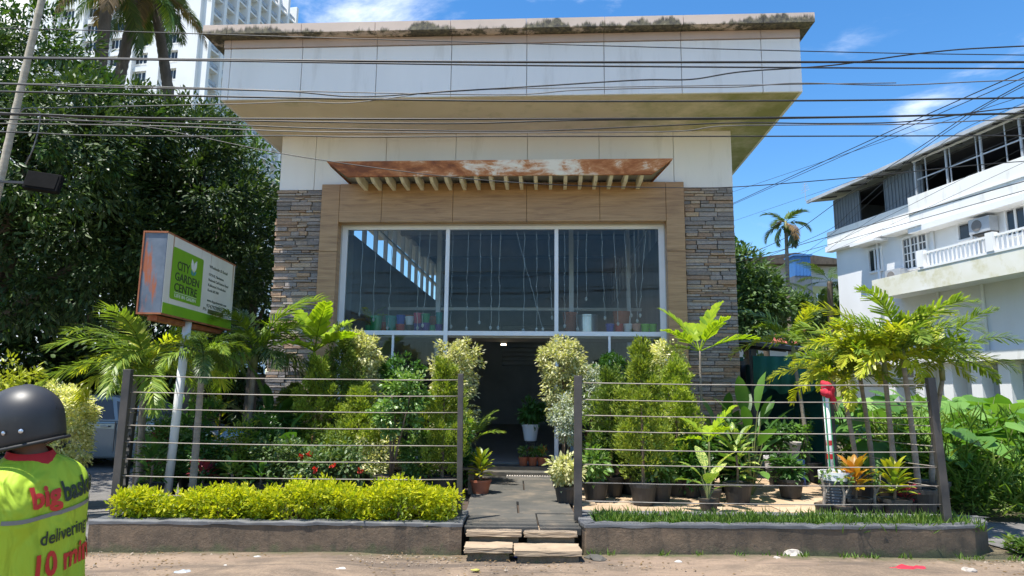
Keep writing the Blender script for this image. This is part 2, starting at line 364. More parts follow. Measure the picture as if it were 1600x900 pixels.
def m_soffit():
    m, nt, b = nodes('soffit_paint'); v = coords(nt, 'Object'); s = nt.nodes.new('ShaderNodeSeparateXYZ'); nt.links.new(v, s.inputs[0])
    base = ramp(nt, noise(nt, v, .9, 6), [(.3, (.84, .72, .55)), (.7, (.73, .61, .45))])
    g = N_(nt, 'ShaderNodeMapRange', {0: s.outputs['X'], 1: 1.0, 2: 4.9, 3: -.12, 4: .34}).outputs[0]
    a = N_(nt, 'ShaderNodeMath', {0: g, 1: noise(nt, v, 1.6, 7, .65)}, operation='ADD').outputs[0]
    k = N_(nt, 'ShaderNodeMapRange', {0: a, 1: .45, 2: .85}).outputs[0]
    col = mixc(nt, k, base, (.33, .32, .13)); k2 = N_(nt, 'ShaderNodeMapRange', {0: noise(nt, v, 7, 7, .75), 1: .6, 2: .75}).outputs[0]
    col = mixc(nt, N_(nt, 'ShaderNodeMath', {0: k, 1: k2}, operation='MULTIPLY').outputs[0], col, (.1, .11, .05))
    nt.links.new(col, b.inputs['Base Color']); b.inputs['Roughness'].default_value = .8; return m
M['soffit'] = m_soffit()
def m_wood():
    m, nt, b = nodes('wood_laminate'); v = coords(nt, 'Object', (.55, 1, 6))
    f = noise(nt, v, 2.2, 7, .65, .8); col = ramp(nt, f, [(.25, (.23, .115, .045)), (.48, (.41, .235, .1)), (.72, (.52, .32, .15))])
    f2 = noise(nt, coords(nt, 'Object', (1.2, 1, 40)), 2, 4, .6, .3); col = mixc(nt, N_(nt, 'ShaderNodeMapRange', {0: f2, 1: .4, 2: .75, 3: 0, 4: .35}).outputs[0], col, (.17, .1, .055))
    nt.links.new(col, b.inputs['Base Color']); b.inputs['Roughness'].default_value = .42; return m
M['wood'] = m_wood()
def m_stone():
    m, nt, b = nodes('ledgestone'); oi = nt.nodes.new('ShaderNodeObjectInfo'); g = nt.nodes.new('ShaderNodeNewGeometry')
    h = N_(nt, 'ShaderNodeMath', {0: oi.outputs['Random'], 1: g.outputs['Random Per Island']}, operation='ADD').outputs[0]; h = N_(nt, 'ShaderNodeMath', {0: h}, operation='FRACT').outputs[0]
    col = ramp(nt, h, [(0, (.2, .18, .165)), (.2, (.36, .31, .28)), (.38, (.25, .235, .225)), (.52, (.45, .31, .2)), (.68, (.32, .21, .14)), (.84, (.4, .36, .32)), (1, (.5, .36, .23))])
    v = coords(nt, 'World', (1, 1, 2)); f = noise(nt, v, 22, 6, .7); col = mixc(nt, .7, col, ramp(nt, f, [(.3, (.45, .45, .45)), (.7, (1.4, 1.35, 1.3))]), 'MULTIPLY')
    nt.links.new(col, b.inputs['Base Color']); b.inputs['Roughness'].default_value = .8; bump(nt, b, noise(nt, v, 45, 6, .75), .8, .012); return m
M['ledge'] = m_stone()
def m_rust():
    m, nt, b = nodes('rusty_sheet'); v = coords(nt, 'Object', (.8, 1, 2.2)); f = noise(nt, v, 2.3, 9, .72, .4)
    s = nt.nodes.new('ShaderNodeSeparateXYZ'); nt.links.new(coords(nt, 'Object'), s.inputs[0])
    g = N_(nt, 'ShaderNodeMapRange', {0: s.outputs['X'], 1: -2.6, 2: .6, 3: -.13, 4: .06}).outputs[0]
    g2 = N_(nt, 'ShaderNodeMapRange', {0: s.outputs['X'], 1: 1.0, 2: 2.0, 3: 0, 4: -.16}).outputs[0]
    a = N_(nt, 'ShaderNodeMath', {0: f, 1: g}, operation='ADD').outputs[0]; a = N_(nt, 'ShaderNodeMath', {0: a, 1: g2}, operation='ADD').outputs[0]
    col = ramp(nt, a, [(.3, (.2, .065, .03)), (.42, (.42, .15, .055)), (.5, (.56, .27, .13)), (.54, (.72, .56, .44)), (.62, (.82, .77, .68))])
    nt.links.new(col, b.inputs['Base Color']); b.inputs['Roughness'].default_value = .7; bump(nt, b, f, .3, .01); return m
M['rust'] = m_rust()
def m_concrete():
    m, nt, b = nodes('planter_concrete'); v = coords(nt, 'World'); v2 = coords(nt, 'World', (1, 1, .22))
    col = ramp(nt, noise(nt, v, 2.4, 8, .65), [(.3, (.21, .145, .092)), (.5, (.14, .1, .066)), (.7, (.075, .057, .04))])
    k = N_(nt, 'ShaderNodeMapRange', {0: noise(nt, v2, 7, 6, .7), 1: .52, 2: .68, 3: 0, 4: .75}).outputs[0]; col = mixc(nt, k, col, (.06, .05, .038))
    s = nt.nodes.new('ShaderNodeSeparateXYZ'); nt.links.new(v, s.inputs[0])
    a = N_(nt, 'ShaderNodeMath', {0: N_(nt, 'ShaderNodeMapRange', {0: s.outputs['Z'], 1: .0, 2: .16, 3: .32, 4: -.1}).outputs[0], 1: noise(nt, v, 6, 6, .7)}, operation='ADD').outputs[0]
    col = mixc(nt, N_(nt, 'ShaderNodeMapRange', {0: a, 1: .62, 2: .8, 3: 0, 4: .7}).outputs[0], col, (.09, .1, .045))
    dv = N_(nt, 'ShaderNodeTexNoise', {'Vector': v, 'Scale': 3.0, 'Detail': 7.0}).outputs['Color']; cw = N_(nt, 'ShaderNodeTexVoronoi', {'Vector': N_(nt, 'ShaderNodeVectorMath', {0: N_(nt, 'ShaderNodeVectorMath', {0: dv, 'Scale': 1.3}, operation='SCALE').outputs[0], 1: v}, operation='ADD').outputs[0], 'Scale': .55}, feature='DISTANCE_TO_EDGE').outputs['Distance']
    col = mixc(nt, N_(nt, 'ShaderNodeMapRange', {0: cw, 1: .006, 2: .0, 3: 0, 4: .7}).outputs[0], col, (.05, .045, .04))
    nt.links.new(col, b.inputs['Base Color']); b.inputs['Roughness'].default_value = .9; bump(nt, b, noise(nt, v, 18, 8, .75), .7, .02); return m
M['concrete'] = m_concrete()
M['cap_grey'] = mat('cap_cement', (.15, .15, .15), (.1, .1, .1), 3, .8, .3, .01, spots=((.3, .28, .25), 5, .6, .8))
def m_dirt(name, c1, c2, c3, sc=1.0, tracks=False):
    m, nt, b = nodes(name); v = coords(nt, 'World')
    col = ramp(nt, noise(nt, coords(nt, 'World', (.6, 1, 1)) if tracks else v, (1.7 if tracks else 1.1)*sc, 9, .7, .6), [(.38, c1), (.5, c2), (.62, c3)])
    col = mixc(nt, .6, col, ramp(nt, noise(nt, v, 38, 6, .75), [(.35, (.55, .52, .5)), (.55, (1, 1, 1)), (.75, (1.35, 1.33, 1.3))]), 'MULTIPLY')
    pb = N_(nt, 'ShaderNodeTexVoronoi', {'Vector': v, 'Scale': 42}); k = N_(nt, 'ShaderNodeMapRange', {0: pb.outputs['Distance'], 1: .2, 2: .12}).outputs[0]
    sp = nt.nodes.new('ShaderNodeSeparateColor'); nt.links.new(pb.outputs['Color'], sp.inputs[0]); gate = N_(nt, 'ShaderNodeMath', {0: sp.outputs[0], 1: .8}, operation='GREATER_THAN').outputs[0]
    kk = N_(nt, 'ShaderNodeMath', {0: k, 1: gate}, operation='MULTIPLY').outputs[0]; col = mixc(nt, kk, col, (.42, .37, .31))
    if tracks:
        tv = coords(nt, 'World', (.12, 1, 1)); t = noise(nt, tv, 3.2, 7, .65); col = mixc(nt, N_(nt, 'ShaderNodeMapRange', {0: t, 1: .52, 2: .6, 3: 0, 4: .85}).outputs[0], col, (.105, .08, .06))
        t2 = noise(nt, coords(nt, 'World', (.3, 1, 1), (7, 3, 0)), 1.3, 8, .6); col = mixc(nt, N_(nt, 'ShaderNodeMapRange', {0: t2, 1: .5, 2: .62, 3: 0, 4: .6}).outputs[0], col, (.34, .24, .165))
        s = nt.nodes.new('ShaderNodeSeparateXYZ'); nt.links.new(v, s.inputs[0]); e = N_(nt, 'ShaderNodeMapRange', {0: s.outputs['Y'], 1: 6.6, 2: 6.95, 3: -.1, 4: .3}).outputs[0]
        a = N_(nt, 'ShaderNodeMath', {0: e, 1: noise(nt, v, 4.5, 8, .72, .6)}, operation='ADD').outputs[0]
        col = mixc(nt, N_(nt, 'ShaderNodeMapRange', {0: a, 1: .52, 2: .72, 3: 0, 4: .75}).outputs[0], col, (.125, .095, .058))
        col = mixc(nt, N_(nt, 'ShaderNodeMapRange', {0: a, 1: .72, 2: .9, 3: 0, 4: .8}).outputs[0], col, (.075, .085, .03))
    nt.links.new(col, b.inputs['Base Color']); b.inputs['Roughness'].default_value = .95
    bump(nt, b, N_(nt, 'ShaderNodeMath', {0: noise(nt, v, 14, 9, .75), 1: kk}, operation='ADD').outputs[0], .8, .025); return m
M['dirt'] = m_dirt('roadside_dirt', (.30, .22, .15), (.215, .158, .11), (.13, .098, .07), 1, True)
M['lane'] = m_dirt('worn_concrete_lane', (.2, .19, .18), (.155, .148, .14), (.11, .105, .1), .7)
M['earth'] = m_dirt('earth', (.16, .13, .08), (.1, .09, .05), (.09, .12, .04), .4)
M['paver'] = mat('sandstone_paver', (.42, .3, .19), (.34, .24, .15), 3, .85, .3, .006, spots=((.2, .15, .1), 3.5, .6, .85))
M['paver2'] = mat('sandstone_paver_pale', (.48, .36, .24), (.4, .29, .19), 3, .85, .3, .006, spots=((.2, .15, .1), 3.5, .6, .85))
def m_glass():
    m, nt, b = nodes('window_glass'); nt.nodes.remove(b)
    t = N_(nt, 'ShaderNodeBsdfTransparent', {'Color': (.86, .89, .89, 1)}); g = N_(nt, 'ShaderNodeBsdfGlossy', {'Color': (.9, .93, .95, 1), 'Roughness': .02})
    fr = N_(nt, 'ShaderNodeFresnel', {'IOR': 1.3}); nt.links.new(N_(nt, 'ShaderNodeMixShader', {0: fr.outputs[0], 1: t.outputs[0], 2: g.outputs[0]}).outputs[0], nt.nodes['Material Output'].inputs[0]); return m
M['glass'] = m_glass()

# ------------------------------------------------------------------ ground
ZY = .22                                              # yard level
def sheet(name, poly, z, mt, kind='structure'):
    me = bpy.data.meshes.new(name); me.from_pydata([(x, y, z) for x, y in poly], [], [tuple(range(len(poly)))]); return O(name, me, mt, kind=kind)
sheet('ground', [(-600, -300), (600, -300), (600, 900), (-600, 900)], -.012, M['earth'])
def rough_sheet(name, x0, x1, y0, y1, nx, ny, z, amp, mt, seed, hold=None):
    r = rng(seed); xs = np.linspace(x0, x1, nx); ys = np.linspace(y0, y1, ny); X, Y = np.meshgrid(xs, ys); Z = np.full(X.shape, z)
    for k in range(14):
        a = r.uniform(0, 6.28); fq = r.uniform(.6, 6); Z += amp/(1+fq*.5)*np.sin((X*math.cos(a)+Y*math.sin(a))*fq+r.uniform(0, 6.28))
    Z = np.maximum(Z, z-amp*.8)
    V = np.stack([X, Y, Z], -1).reshape(-1, 3); i = np.arange(nx*ny).reshape(ny, nx)
    Fq = np.stack([i[:-1, :-1], i[:-1, 1:], i[1:, 1:], i[1:, :-1]], -1).reshape(-1, 4)
    return O(name, npmesh(V, [Fq], True), mt, kind='structure')
rough_sheet('road', -60, 60, -6, 6.98, 900, 160, .01, .02, M['dirt'], 3)
sheet('driveway', [(-9, 6.99), (-4.28, 6.99), (-4.9, 13), (-5.2, 22), (-14, 22), (-14, 12)], .004, M['lane'])
sheet('side_lane', [(5.32, 6.99), (60, 6.99), (60, 9.2), (9.5, 9.0), (5.9, 9.0), (5.2, 8.2)], .004, M['lane'])

# yard terrace with pavers and path
yd = O('yard', MB().slab([(-4.0, 7.3), (4.9, 7.3), (5.05, 12.5), (-4.9, 12.5)], 0.0, ZY-.03).mesh(), M['soil'], kind='structure')
r = rng(5)
pm = {}
for row in range(11):
    y0 = 7.42+row*.42; off = .31*(row % 2)
    x = .78-off
    while x < 4.75:
        x1 = min(x+.62, 4.8); xa = max(x, .78)
        if x1-xa > .08:
            k = (round(x1-xa, 2)); 
            if k not in pm: pm[k] = [boxm(0, x1-xa-.012, 0, .405, -.04, 0) for _ in range(2)]; pm[k][0].materials.append(M['paver']); pm[k][1].materials.append(M['paver2'])
            O('paver', pm[k][int(r.random() < .5)], None, yd, (xa, y0, ZY+r.uniform(-.004, .006)), (r.normal()*.003, r.normal()*.003, 0))
        x += .62
for (xa, xb, ya, yb, z) in ((-.46, .30, 7.1, 7.9, .245), (.31, .74, 7.1, 7.9, .238), (-.5, .1, 7.91, 8.75, .24), (.11, .74, 7.91, 8.75, .246), (-.52, .7, 8.76, 9.75, .241), (-.55, .2, 9.76, 10.75, .243), (.21, .72, 9.76, 10.75, .239), (-.58, .74, 10.76, 11.2, .242)):
    bev(O('path_slab', boxm(0, xb-xa-.01, 0, yb-ya-.01, -.07, 0), M['slab_dark'], yd, (xa, ya, z), (0, 0, r.normal()*.004)), .006)
gt = thing('drain_grate', 'narrow ribbed grate set in the path before the door sill', 'grate', (-.06, 11.22, ZY))
O('frame', MB().box(0, .82, 0, .02, 0, .03).box(0, .82, .18, .2, 0, .03).mesh(), M['stone_pale'], gt)
for i in range(20): O('bar', boxm(.005+i*.041, .027+i*.041, .022, .178, .005, .026), M['stone_pale'], gt)
# entrance steps: four worn stone slabs
for (xa, xb, ya, yb, z0, z1, lab, a) in (
        (-.43, .12, 6.99, 7.3, .165, .222, 'upper left cream stone step slab at the gate gap, cracked corner', -.03),
        (.15, .68, 7.0, 7.32, .165, .218, 'upper right cream stone step slab at the gate gap', .02),
        (-.43, .03, 6.72, 6.98, .0, .125, 'short lower cream stone step slab beside the left planter', .0),
        (.05, .69, 6.66, 6.98, .0, .115, 'long lower cream stone step slab beside the right planter', .02)):
    rs = rng(int(xa*100)+900); me = boxm(0, xb-xa, 0, yb-ya, 0, .05); bm_ = bmesh.new(); bm_.from_mesh(me); bmesh.ops.subdivide_edges(bm_, edges=bm_.edges, cuts=5, use_grid_fill=True)
    for v_ in bm_.verts: v_.co += Vector((rs.normal()*.004, rs.normal()*.002, rs.normal()*.0025))
    bm_.to_mesh(me); bm_.free()
    o = O('step_slab', me, M['stone_step'], None, (xa, ya, z1-.05), (0, 0, a)); bev(o, .006, 1)
    O('step_base', boxm(xa+.03, xb-.03, ya+.03, yb-.01, -.01, z1-.052), M['step_base'], kind='structure')
    prop(o, lab, 'step')

# ------------------------------------------------------------------ planters
def ring_wall(pts, th, z0, z1):
    """low wall along a closed polyline, thickness inward"""
    n = len(pts); P = [Vector((*p, 0)) for p in pts]; ins = []
    for i in range(n):
        a = (P[i]-P[i-1]).normalized(); b = (P[(i+1) % n]-P[i]).normalized(); na = Vector((-a.y, a.x, 0)); nb = Vector((-b.y, b.x, 0)); k = (na+nb); k = k/max(k.length_squared/2, .3)
        ins.append(P[i]+k*th)
    v = [(p.x, p.y, z0) for p in P]+[(p.x, p.y, z1) for p in P]+[(p.x, p.y, z1) for p in ins]+[(p.x, p.y, z0) for p in ins]; f = []
    for i in range(n):
        j = (i+1) % n
        for k in range(3): f.append((k*n+i, k*n+j, (k+1)*n+j, (k+1)*n+i))
    return MB().add(v, f).mesh(), ins
def worn(pts, seed, step=.11, j=.006):
    r = rng(seed); out = []
    for i in range(len(pts)):
        a = Vector(pts[i]); b_ = Vector(pts[(i+1) % len(pts)]); n = max(1, int((b_-a).length/step))
        for k in range(n):
            p = a.lerp(b_, k/n); out.append((p.x+r.normal()*j, p.y+r.normal()*j))
    return out
def planter(pts, label, top):
    c = Vector((sum(p[0] for p in pts)/len(pts), sum(p[1] for p in pts)/len(pts))); base_pts = pts; pts = worn(pts, int(top*100)+len(pts))
    t = thing('planter', label, 'planter')
    w, ins = ring_wall(pts, .13, -.02, top-.035); bev(O('wall', w, M['concrete'], t), .008)
    out = [tuple(Vector(p)+(Vector(p)-c).normalized()*.012) for p in pts]
    w, _ = ring_wall(out, .16, top-.034, top)
    rw = rng(len(pts))
    for v_ in w.vertices: v_.co.z += rw.normal()*.0035 - (.012 if rw.random() < .05 else 0)
    bev(O('coping', w, M['cap_grey'], t), .01)
    _, ins0 = ring_wall(base_pts, .13, 0, 1); O('soil', MB().slab([(p.x, p.y) for p in ins0], 0, top-.07).mesh(), M['soil'], t); return t
planter([(-4.16, 6.94), (-.475, 6.98), (-.47, 7.75), (-4.12, 7.75)], 'long low concrete planter holding the yellow hedge', .30)
rp = [(.735, 7.12), (.76, 7.0), (2.5, 7.03), (4.4, 7.1), (4.75, 7.16), (5.02, 7.35), (5.16, 7.7), (4.7, 7.8), (.735, 7.8)]
planter(rp, 'long low concrete planter with grass and a rounded end', .30)

# ------------------------------------------------------------------ the shop
shop = thing('shop_building', 'two storey white garden shop with wood portal and stone pillars', 'shop', P0, -YB)
def u_(px, py=230, out=0): return onb(px, py, out)[0]
UL, UR = -4.42, 4.0
ZS, ZW = 6.39, 5.31                                    # soffit, bottom of white wall
# masonry body behind the cladding; the hall behind is narrower
hb = MB()
hb.box(UL, UR, .09, .3, ZW+.02, 6.6)                   # band above the window
hb.box(UL, -3.2, .09, .3, 0, ZW+.02).box(2.76, UR, .09, .3, 0, ZW+.02)
hb.box(-3.2, 2.76, .09, .3, 4.64, ZW+.02)
O('front_wall', hb.mesh(), M['grey_wall'], shop)
seams = [UL]+[u_(p) for p in (494, 604, 712.5, 824, 936, 1052)]+[UR]
for a, b in zip(seams, seams[1:]): bev(O('wall_panel', boxm(a+.004, b-.004, 0, .055, ZW, ZS), M['white_panel'], shop), .004, 1)
O('joint_backing', boxm(UL+.01, UR-.01, .06, .089, ZW+.01, ZS), M['joint_light'], shop)
for x in (UL, UR-.2): O('outer_side_wall', boxm(x, x+.2, .31, 1.2, 0, 6.38), M['white_wall'], shop)
O('wing_back_wall', MB().box(UL+.2, -3.46, 1.0, 1.19, 0, 6.19).box(3.06, UR-.2, 1.0, 1.19, 0, 6.19).mesh(), M['grey_wall'], shop)
# eave box
EO = 1.6; EL, ER = -4.85, 4.72; ZF = 7.30
O('soffit', boxm(EL+.02, ER-.02, -EO+.02, 9, ZS+.003, ZS+.04), M['soffit'], shop)
O('eave_core', boxm(EL+.05, ER-.05, -EO+.05, 9, ZS+.05, 7.5), M['joint_light'], shop)
fs = [EL]+[u_(p, 110, EO) for p in (359, 471, 588, 705, 823, 944, 1065, 1191)]+[ER]
for a, b in zip(fs, fs[1:]):
    bev(O('fascia_panel', boxm(a+.005, b-.005, -EO, -EO+.045, ZS, ZF), M['white_panel'], shop), .004, 1)
    O('band_panel', boxm(a+.004, b-.004, -EO-.02, -EO+.045, ZF+.012, ZF+.15), M['band'], shop)
for x in (EL, ER-.045): O('side_fascia', boxm(x, x+.045, -EO+.05, 9, ZS, ZF+.15), M['white_panel'], shop)
CX_ = .24
cs = [-5.12]+[u_(p, 40, EO+CX_) for p in (355, 471, 586, 704, 822, 945, 1068, 1193)]+[4.88]
prof = [(-EO-CX_, 7.45), (-EO-CX_, 7.61), (9, 7.64), (9, 7.458), (-EO+.02, 7.458), (-EO-.1, 7.456)]
for a, b in zip(cs, cs[1:]):
    v = [(a+.004, y, z) for y, z in prof]+[(b-.004, y, z) for y, z in prof]; n = len(prof)
    O('cornice_panel', fix(MB().add(v, [tuple(range(n)), tuple(range(2*n-1, n-1, -1))]+[(i, (i+1) % n, (i+1) % n+n, i+n) for i in range(n)]).mesh()), M['cornice'], shop)
# stone pillars
sr = random.Random(11); made = 0
for side, (a, b) in enumerate(((UL, -3.56), (3.10, UR))):
    pl = O('stone_pillar', boxm(a+.03, b-.01, .0, .088, ZY, ZW-.012), M['joint'], shop)
    small = MB(); z = ZW-.015; items = []
    while z > ZY+.02:
        h = sr.choice((.035, .045, .05, .06, .075, .085)); h = min(h, z-ZY)
        x = a-(sr.uniform(-.015, .03))
        while x < b-.03:
            w = sr.uniform(.12, .46); x1 = min(x+w, b-.012); 
            if b-.012-x1 < .09: x1 = b-.012
            d = sr.uniform(.012, .06); j = [sr.uniform(-.005, .005) for _ in range(8)]
            y0 = -d
            v = [(x+.003, .03, z-h+.003), (x1-.003, .03, z-h+.003), (x1-.003, .03, z-.003), (x+.003, .03, z-.003),
                 (x+.008+j[0], y0+j[4], z-h+.006+j[1]*.5), (x1-.008+j[2], y0+j[5], z-h+.006+j[3]*.5), (x1-.008+j[6], y0+j[7], z-.006), (x+.008, y0-j[4], z-.006)]
            items.append((v, [(4, 5, 6, 7), (0, 1, 5, 4), (1, 2, 6, 5), (2, 3, 7, 6), (3, 0, 4, 7)])); x = x1
        z -= h
    for k, (v, f) in enumerate(items):
        if k < 285: O('stone', MB().add(v, f).mesh(), M['ledge'], pl)
        else: small.add(v, f)
    if small.v: O('ledge_stones', small.mesh(), M['ledge'], pl, kind='stuff')
# wood portal
pz = 5.38; PI_, PO_ = -.13, .05
hx = [-3.21]+[u_(p, 300, .13) for p in (597, 708, 823, 937)]+[2.765]
for a, b in zip(hx, hx[1:]): bev(O('wood_panel', boxm(a+.003, b-.003, PI_, -.03, 4.655, pz), M['wood'], shop), .003, 1)
zs = [pz, 4.1, 2.6, 1.3, ZY]
for a, b in ((-3.55, -3.213), (2.768, 3.09)):
    for zt, zb in zip(zs, zs[1:]): bev(O('wood_panel', boxm(a, b, PI_, -.03, zb+.003, zt-.003), M['wood'], shop), .003, 1)
O('portal_reveal', MB().box(-3.53, -3.215, -.028, .088, ZY, pz-.02).box(2.77, 3.07, -.028, .088, ZY, pz-.02).box(-3.214, 2.769, -.028, .088, 4.66, pz-.02).mesh(), M['wood'], shop)
# window wall
WY = .12; m1 = u_(696.5, 440); m2 = u_(869.5, 440); zt, zm = 4.60, 2.64
wf = O('window_frame', MB().box(-3.198, -3.10, WY, WY+.08, .36, 4.638).box(2.66, 2.758, WY, WY+.08, .36, 4.638).box(-3.10, 2.66, WY, WY+.08, zt-.03, 4.637).mesh(), M['alu_white'], shop)
for x in (m1, m2): O('mullion', boxm(x-.035, x+.035, WY-.01, WY+.07, .36, zt-.031), M['alu_white'], wf)
for a, b in ((-3.10, m1-.036), (m1+.036, m2-.036), (m2+.036, 2.66)):
    O('transom', boxm(a, b, WY-.005, WY+.075, zm-.04, zm+.04), M['alu_white'], wf)
    O('pane', boxm(a, b, WY+.03, WY+.036, zm+.041, zt-.031), M['glass'], wf)
for a, b in ((-3.10, m1-.036), (m2+.036, 2.66)):
    O('pane', boxm(a, b, WY+.03, WY+.036, .45, zm-.041), M['glass'], wf)
    O('sill', boxm(a, b, WY, WY+.07, .362, .45), M['alu_white'], wf)
    O('mullion', boxm((a+b)/2-.02, (a+b)/2+.02, WY+.002, WY+.06, .45, zm-.041), M['alu_white'], wf)
O('door_sill', boxm(-3.5, 3.05, -.3, .088, .0, .345), M['slab_dark'], shop)
O('door_sill_step', boxm(m1-.2, m2+.2, -.62, -.301, .0, .29), M['slab_dark'], shop)
# hall behind the window
HL, HR, HD, HC = -3.45, 3.05, 14.5, 6.2
O('hall_floor', boxm(UL+.2, UR-.2, .31, HD, .2, .36), M['int_floor'], shop)
O('hall_ceiling', boxm(UL+.21, UR-.21, .31, HD, HC, HC+.15), M['grey_wall'], shop)
bw = O('hall_back_wall', MB().box(HL, HR, HD, HD+.2, .36, 2.6).box(HL, HR, HD, HD+.2, 4.2, HC).box(HL, -1.2, HD, HD+.2, 2.6, 4.2).box(1.6, HR, HD, HD+.2, 2.6, 4.2).mesh(), M['dark_wall'], shop)
O('louvre_light_block', boxm(HL-.3, HR+.3, HD+.35, HD+.45, .2, HC), M['grey_wall'], bw)  # added panel, blocks bright light through the louvred back opening
for i in range(9): O('louvre', boxm(-1.2, 1.6, HD+.02, HD+.12, 2.64+i*.175, 2.74+i*.175), M['grey_wall'], bw)
for side, x in ((0, HL), (1, HR-.15)):
    hw = O('hall_side_wall', MB().box(x, x+.15, 1.2, HD, .36, 4.72).box(x, x+.15, 1.2, HD, 5.95, HC).box(x, x+.15, 12.6, HD, 4.72, 5.95).mesh(), M['dark_wall'], shop)
    for i in range(13): O('mullion', boxm(x+.03, x+.12, 1.2+i*.95, 1.27+i*.95, 4.72, 5.95), M['alu_white'], hw)
    O('rail', boxm(x+.02, x+.13, 1.2, 12.6, 5.3, 5.35), M['alu_white'], hw)
    if side == 1:
        for i in range(12): O('pane', boxm(x+.06, x+.07, 1.28+i*.95, 2.14+i*.95, 4.72, 5.95), M['sheet_grey'], hw)
O('column', boxm(-1.83, -1.73, 2.6, 2.7, .36, HC), M['alu_white'], shop); O('column', boxm(1.1, 1.2, 2.6, 2.7, .36, HC), M['alu_white'], shop); O('column', boxm(2.35, 2.43, 2.6, 2.7, .36, HC), M['alu_white'], shop)
for y in (2.6, 5.4, 8.2, 11): O('ceiling_beam', boxm(HL+.15, HR-.15, y-.1, y+.1, HC-.5, HC-.003), M['dark_wall'], shop)
O('ledge', MB().box(-3.1, 2.66, .2, 1.15, zm-.075, zm+.005).mesh(), M['dark_wall'], shop)
O('loft', boxm(HL+.16, HR-.16, 4.2, 4.3, 3.55, 3.62), M['alu_white'], shop)
# canopy over the portal
CO = .84
ca = thing('canopy', 'rusted sheet metal canopy with cream rafters above the shop window', 'canopy', P0, -YB)
cl, crr = u_(513, 256, CO), u_(1050, 250, CO); wl_, wr_ = u_(548, 290), u_(1018, 288)
zb0, zb1 = onb(780, 274, CO)[1], onb(780, 253, CO)[1]; yb0 = -CO
v = [(cl, -CO-.1, zb1), (crr, -CO-.1, zb1), (crr-.34, -CO, zb0), (cl+.34, -CO, zb0), (cl, -CO+.03, zb1), (crr, -CO+.03, zb1), (crr-.34, -CO+.05, zb0), (cl+.34, -CO+.05, zb0)]
O('front_beam', fix(MB().add(v, [(0, 1, 2, 3), (4, 5, 6, 7), (0, 1, 5, 4), (3, 2, 6, 7), (0, 3, 7, 4), (1, 2, 6, 5)]).mesh()), M['rust'], ca)
v = [(cl+.02, -CO+.04, zb1-.04), (crr-.02, -CO+.04, zb1-.04), (wr_, -.005, zb1-.1), (wl_, -.005, zb1-.1)]; v += [(x, y, z+.02) for x, y, z in v]
O('top_sheet', fix(MB().add(v, [(0, 1, 2, 3), (4, 5, 6, 7), (0, 1, 5, 4), (1, 2, 6, 5), (2, 3, 7, 6), (3, 0, 4, 7)]).mesh()), M['sheet_grey'], ca)
for sx, a, b in ((1, cl, wl_), (-1, crr, wr_)):
    v = [(a+sx*.01, -CO-.06, zb1-.012), (a+sx*.06, -CO+.05, zb1-.075), (b+sx*.02, -.005, zb1-.16), (b, -.005, zb1-.1)]; v += [(x+sx*.012, y, z) for x, y, z in v]
    O('end_beam', fix(MB().add(v, [(0, 1, 2, 3), (4, 5, 6, 7), (0, 1, 5, 4), (1, 2, 6, 5), (2, 3, 7, 6), (3, 0, 4, 7)]).mesh()), M['rust'], ca)
zr = onb(780, 297, .135)[1]
for i in range(20):
    x = cl+.5+(crr-cl-1.0)*i/19
    prof = [(-CO+.052, zb0+.01), (-.6, zr-.0), (-.136, zr-.0), (-.136, zr+.16), (-CO+.052, zr+.16)]
    v = [(x-.03, y, z) for y, z in prof]+[(x+.03, y, z) for y, z in prof]; n = 5
    O('rafter', fix(MB().add(v, [tuple(range(n)), tuple(range(2*n-1, n-1, -1))]+[(i_, (i_+1) % n, (i_+1) % n+n, i_+n) for i_ in range(n)]).mesh()), M['cream_paint'], ca)
lamp = thing('ceiling_light', 'small lit ceiling lamp just inside the doorway', 'lamp', P0+BD*u_(787, 527, -1.2)+BIN*1.2+Vector((0, 0, 2.50)))
me_, nt_, b_ = nodes('lamp_glow'); b_.inputs['Emission Color'].default_value = (1, .75, .45, 1); b_.inputs['Emission Strength'].default_value = 9
O('diffuser', MB().lathe([(.05, 0), (.05, .02)], 14).mesh(), me_, lamp); O('housing', MB().lathe([(.065, .02), (.065, .065)], 14).mesh(), M['alu_white'], lamp)

# fairy-light strings behind the glass
fr = random.Random(4)
sm = mat('string_white', (.68, .68, .66), (.56, .56, .54), 5, .6)
def string_light(px, zlo, label, wob):
    u0 = u_(px, 420, -.25); t = thing('string_light', label, 'string light', P0+BD*u0+BIN*.25, -YB, 'fairy light strings behind the shop window')
    pts = [(fr.uniform(-.012, .012)+wob*(k/14), fr.uniform(-.01, .01), 4.56+(zlo-4.56)*k/14) for k in range(15)]
    O('cord', MB().tube(pts, .0045, 5).mesh(), sm, t)
    x, y, z = pts[-1]; O('tuft', MB().lathe([(.004, .03), (.028, .0), (.02, -.035), (.004, -.05)], 7).mesh(), sm, t, (x, y, z))
    for k in (4, 8, 11): O('bulb', MB().lathe([(.004, .014), (.012, 0), (.004, -.014)], 6).mesh(), sm, t, pts[k])
sl = [(565, 3.0, .0), (585, 2.9, .02), (612, 2.75, -.03), (655, 2.75, -.01), (672, 2.8, -.12), (706, 2.78, 0), (730, 2.75, .01), (750, 2.86, 0), (767, 2.76, .02), (781, 2.76, -.01),
      (806, 2.74, .5), (819, 2.72, 0), (838, 2.74, .02), (857, 2.95, .06), (882, 2.8, .0), (903, 2.75, -.02), (917, 3.3, -.01), (941, 2.95, .03), (960, 2.85, .06), (976, 3.0, .1), (992, 2.9, .02), (1010, 3.0, -.14)]
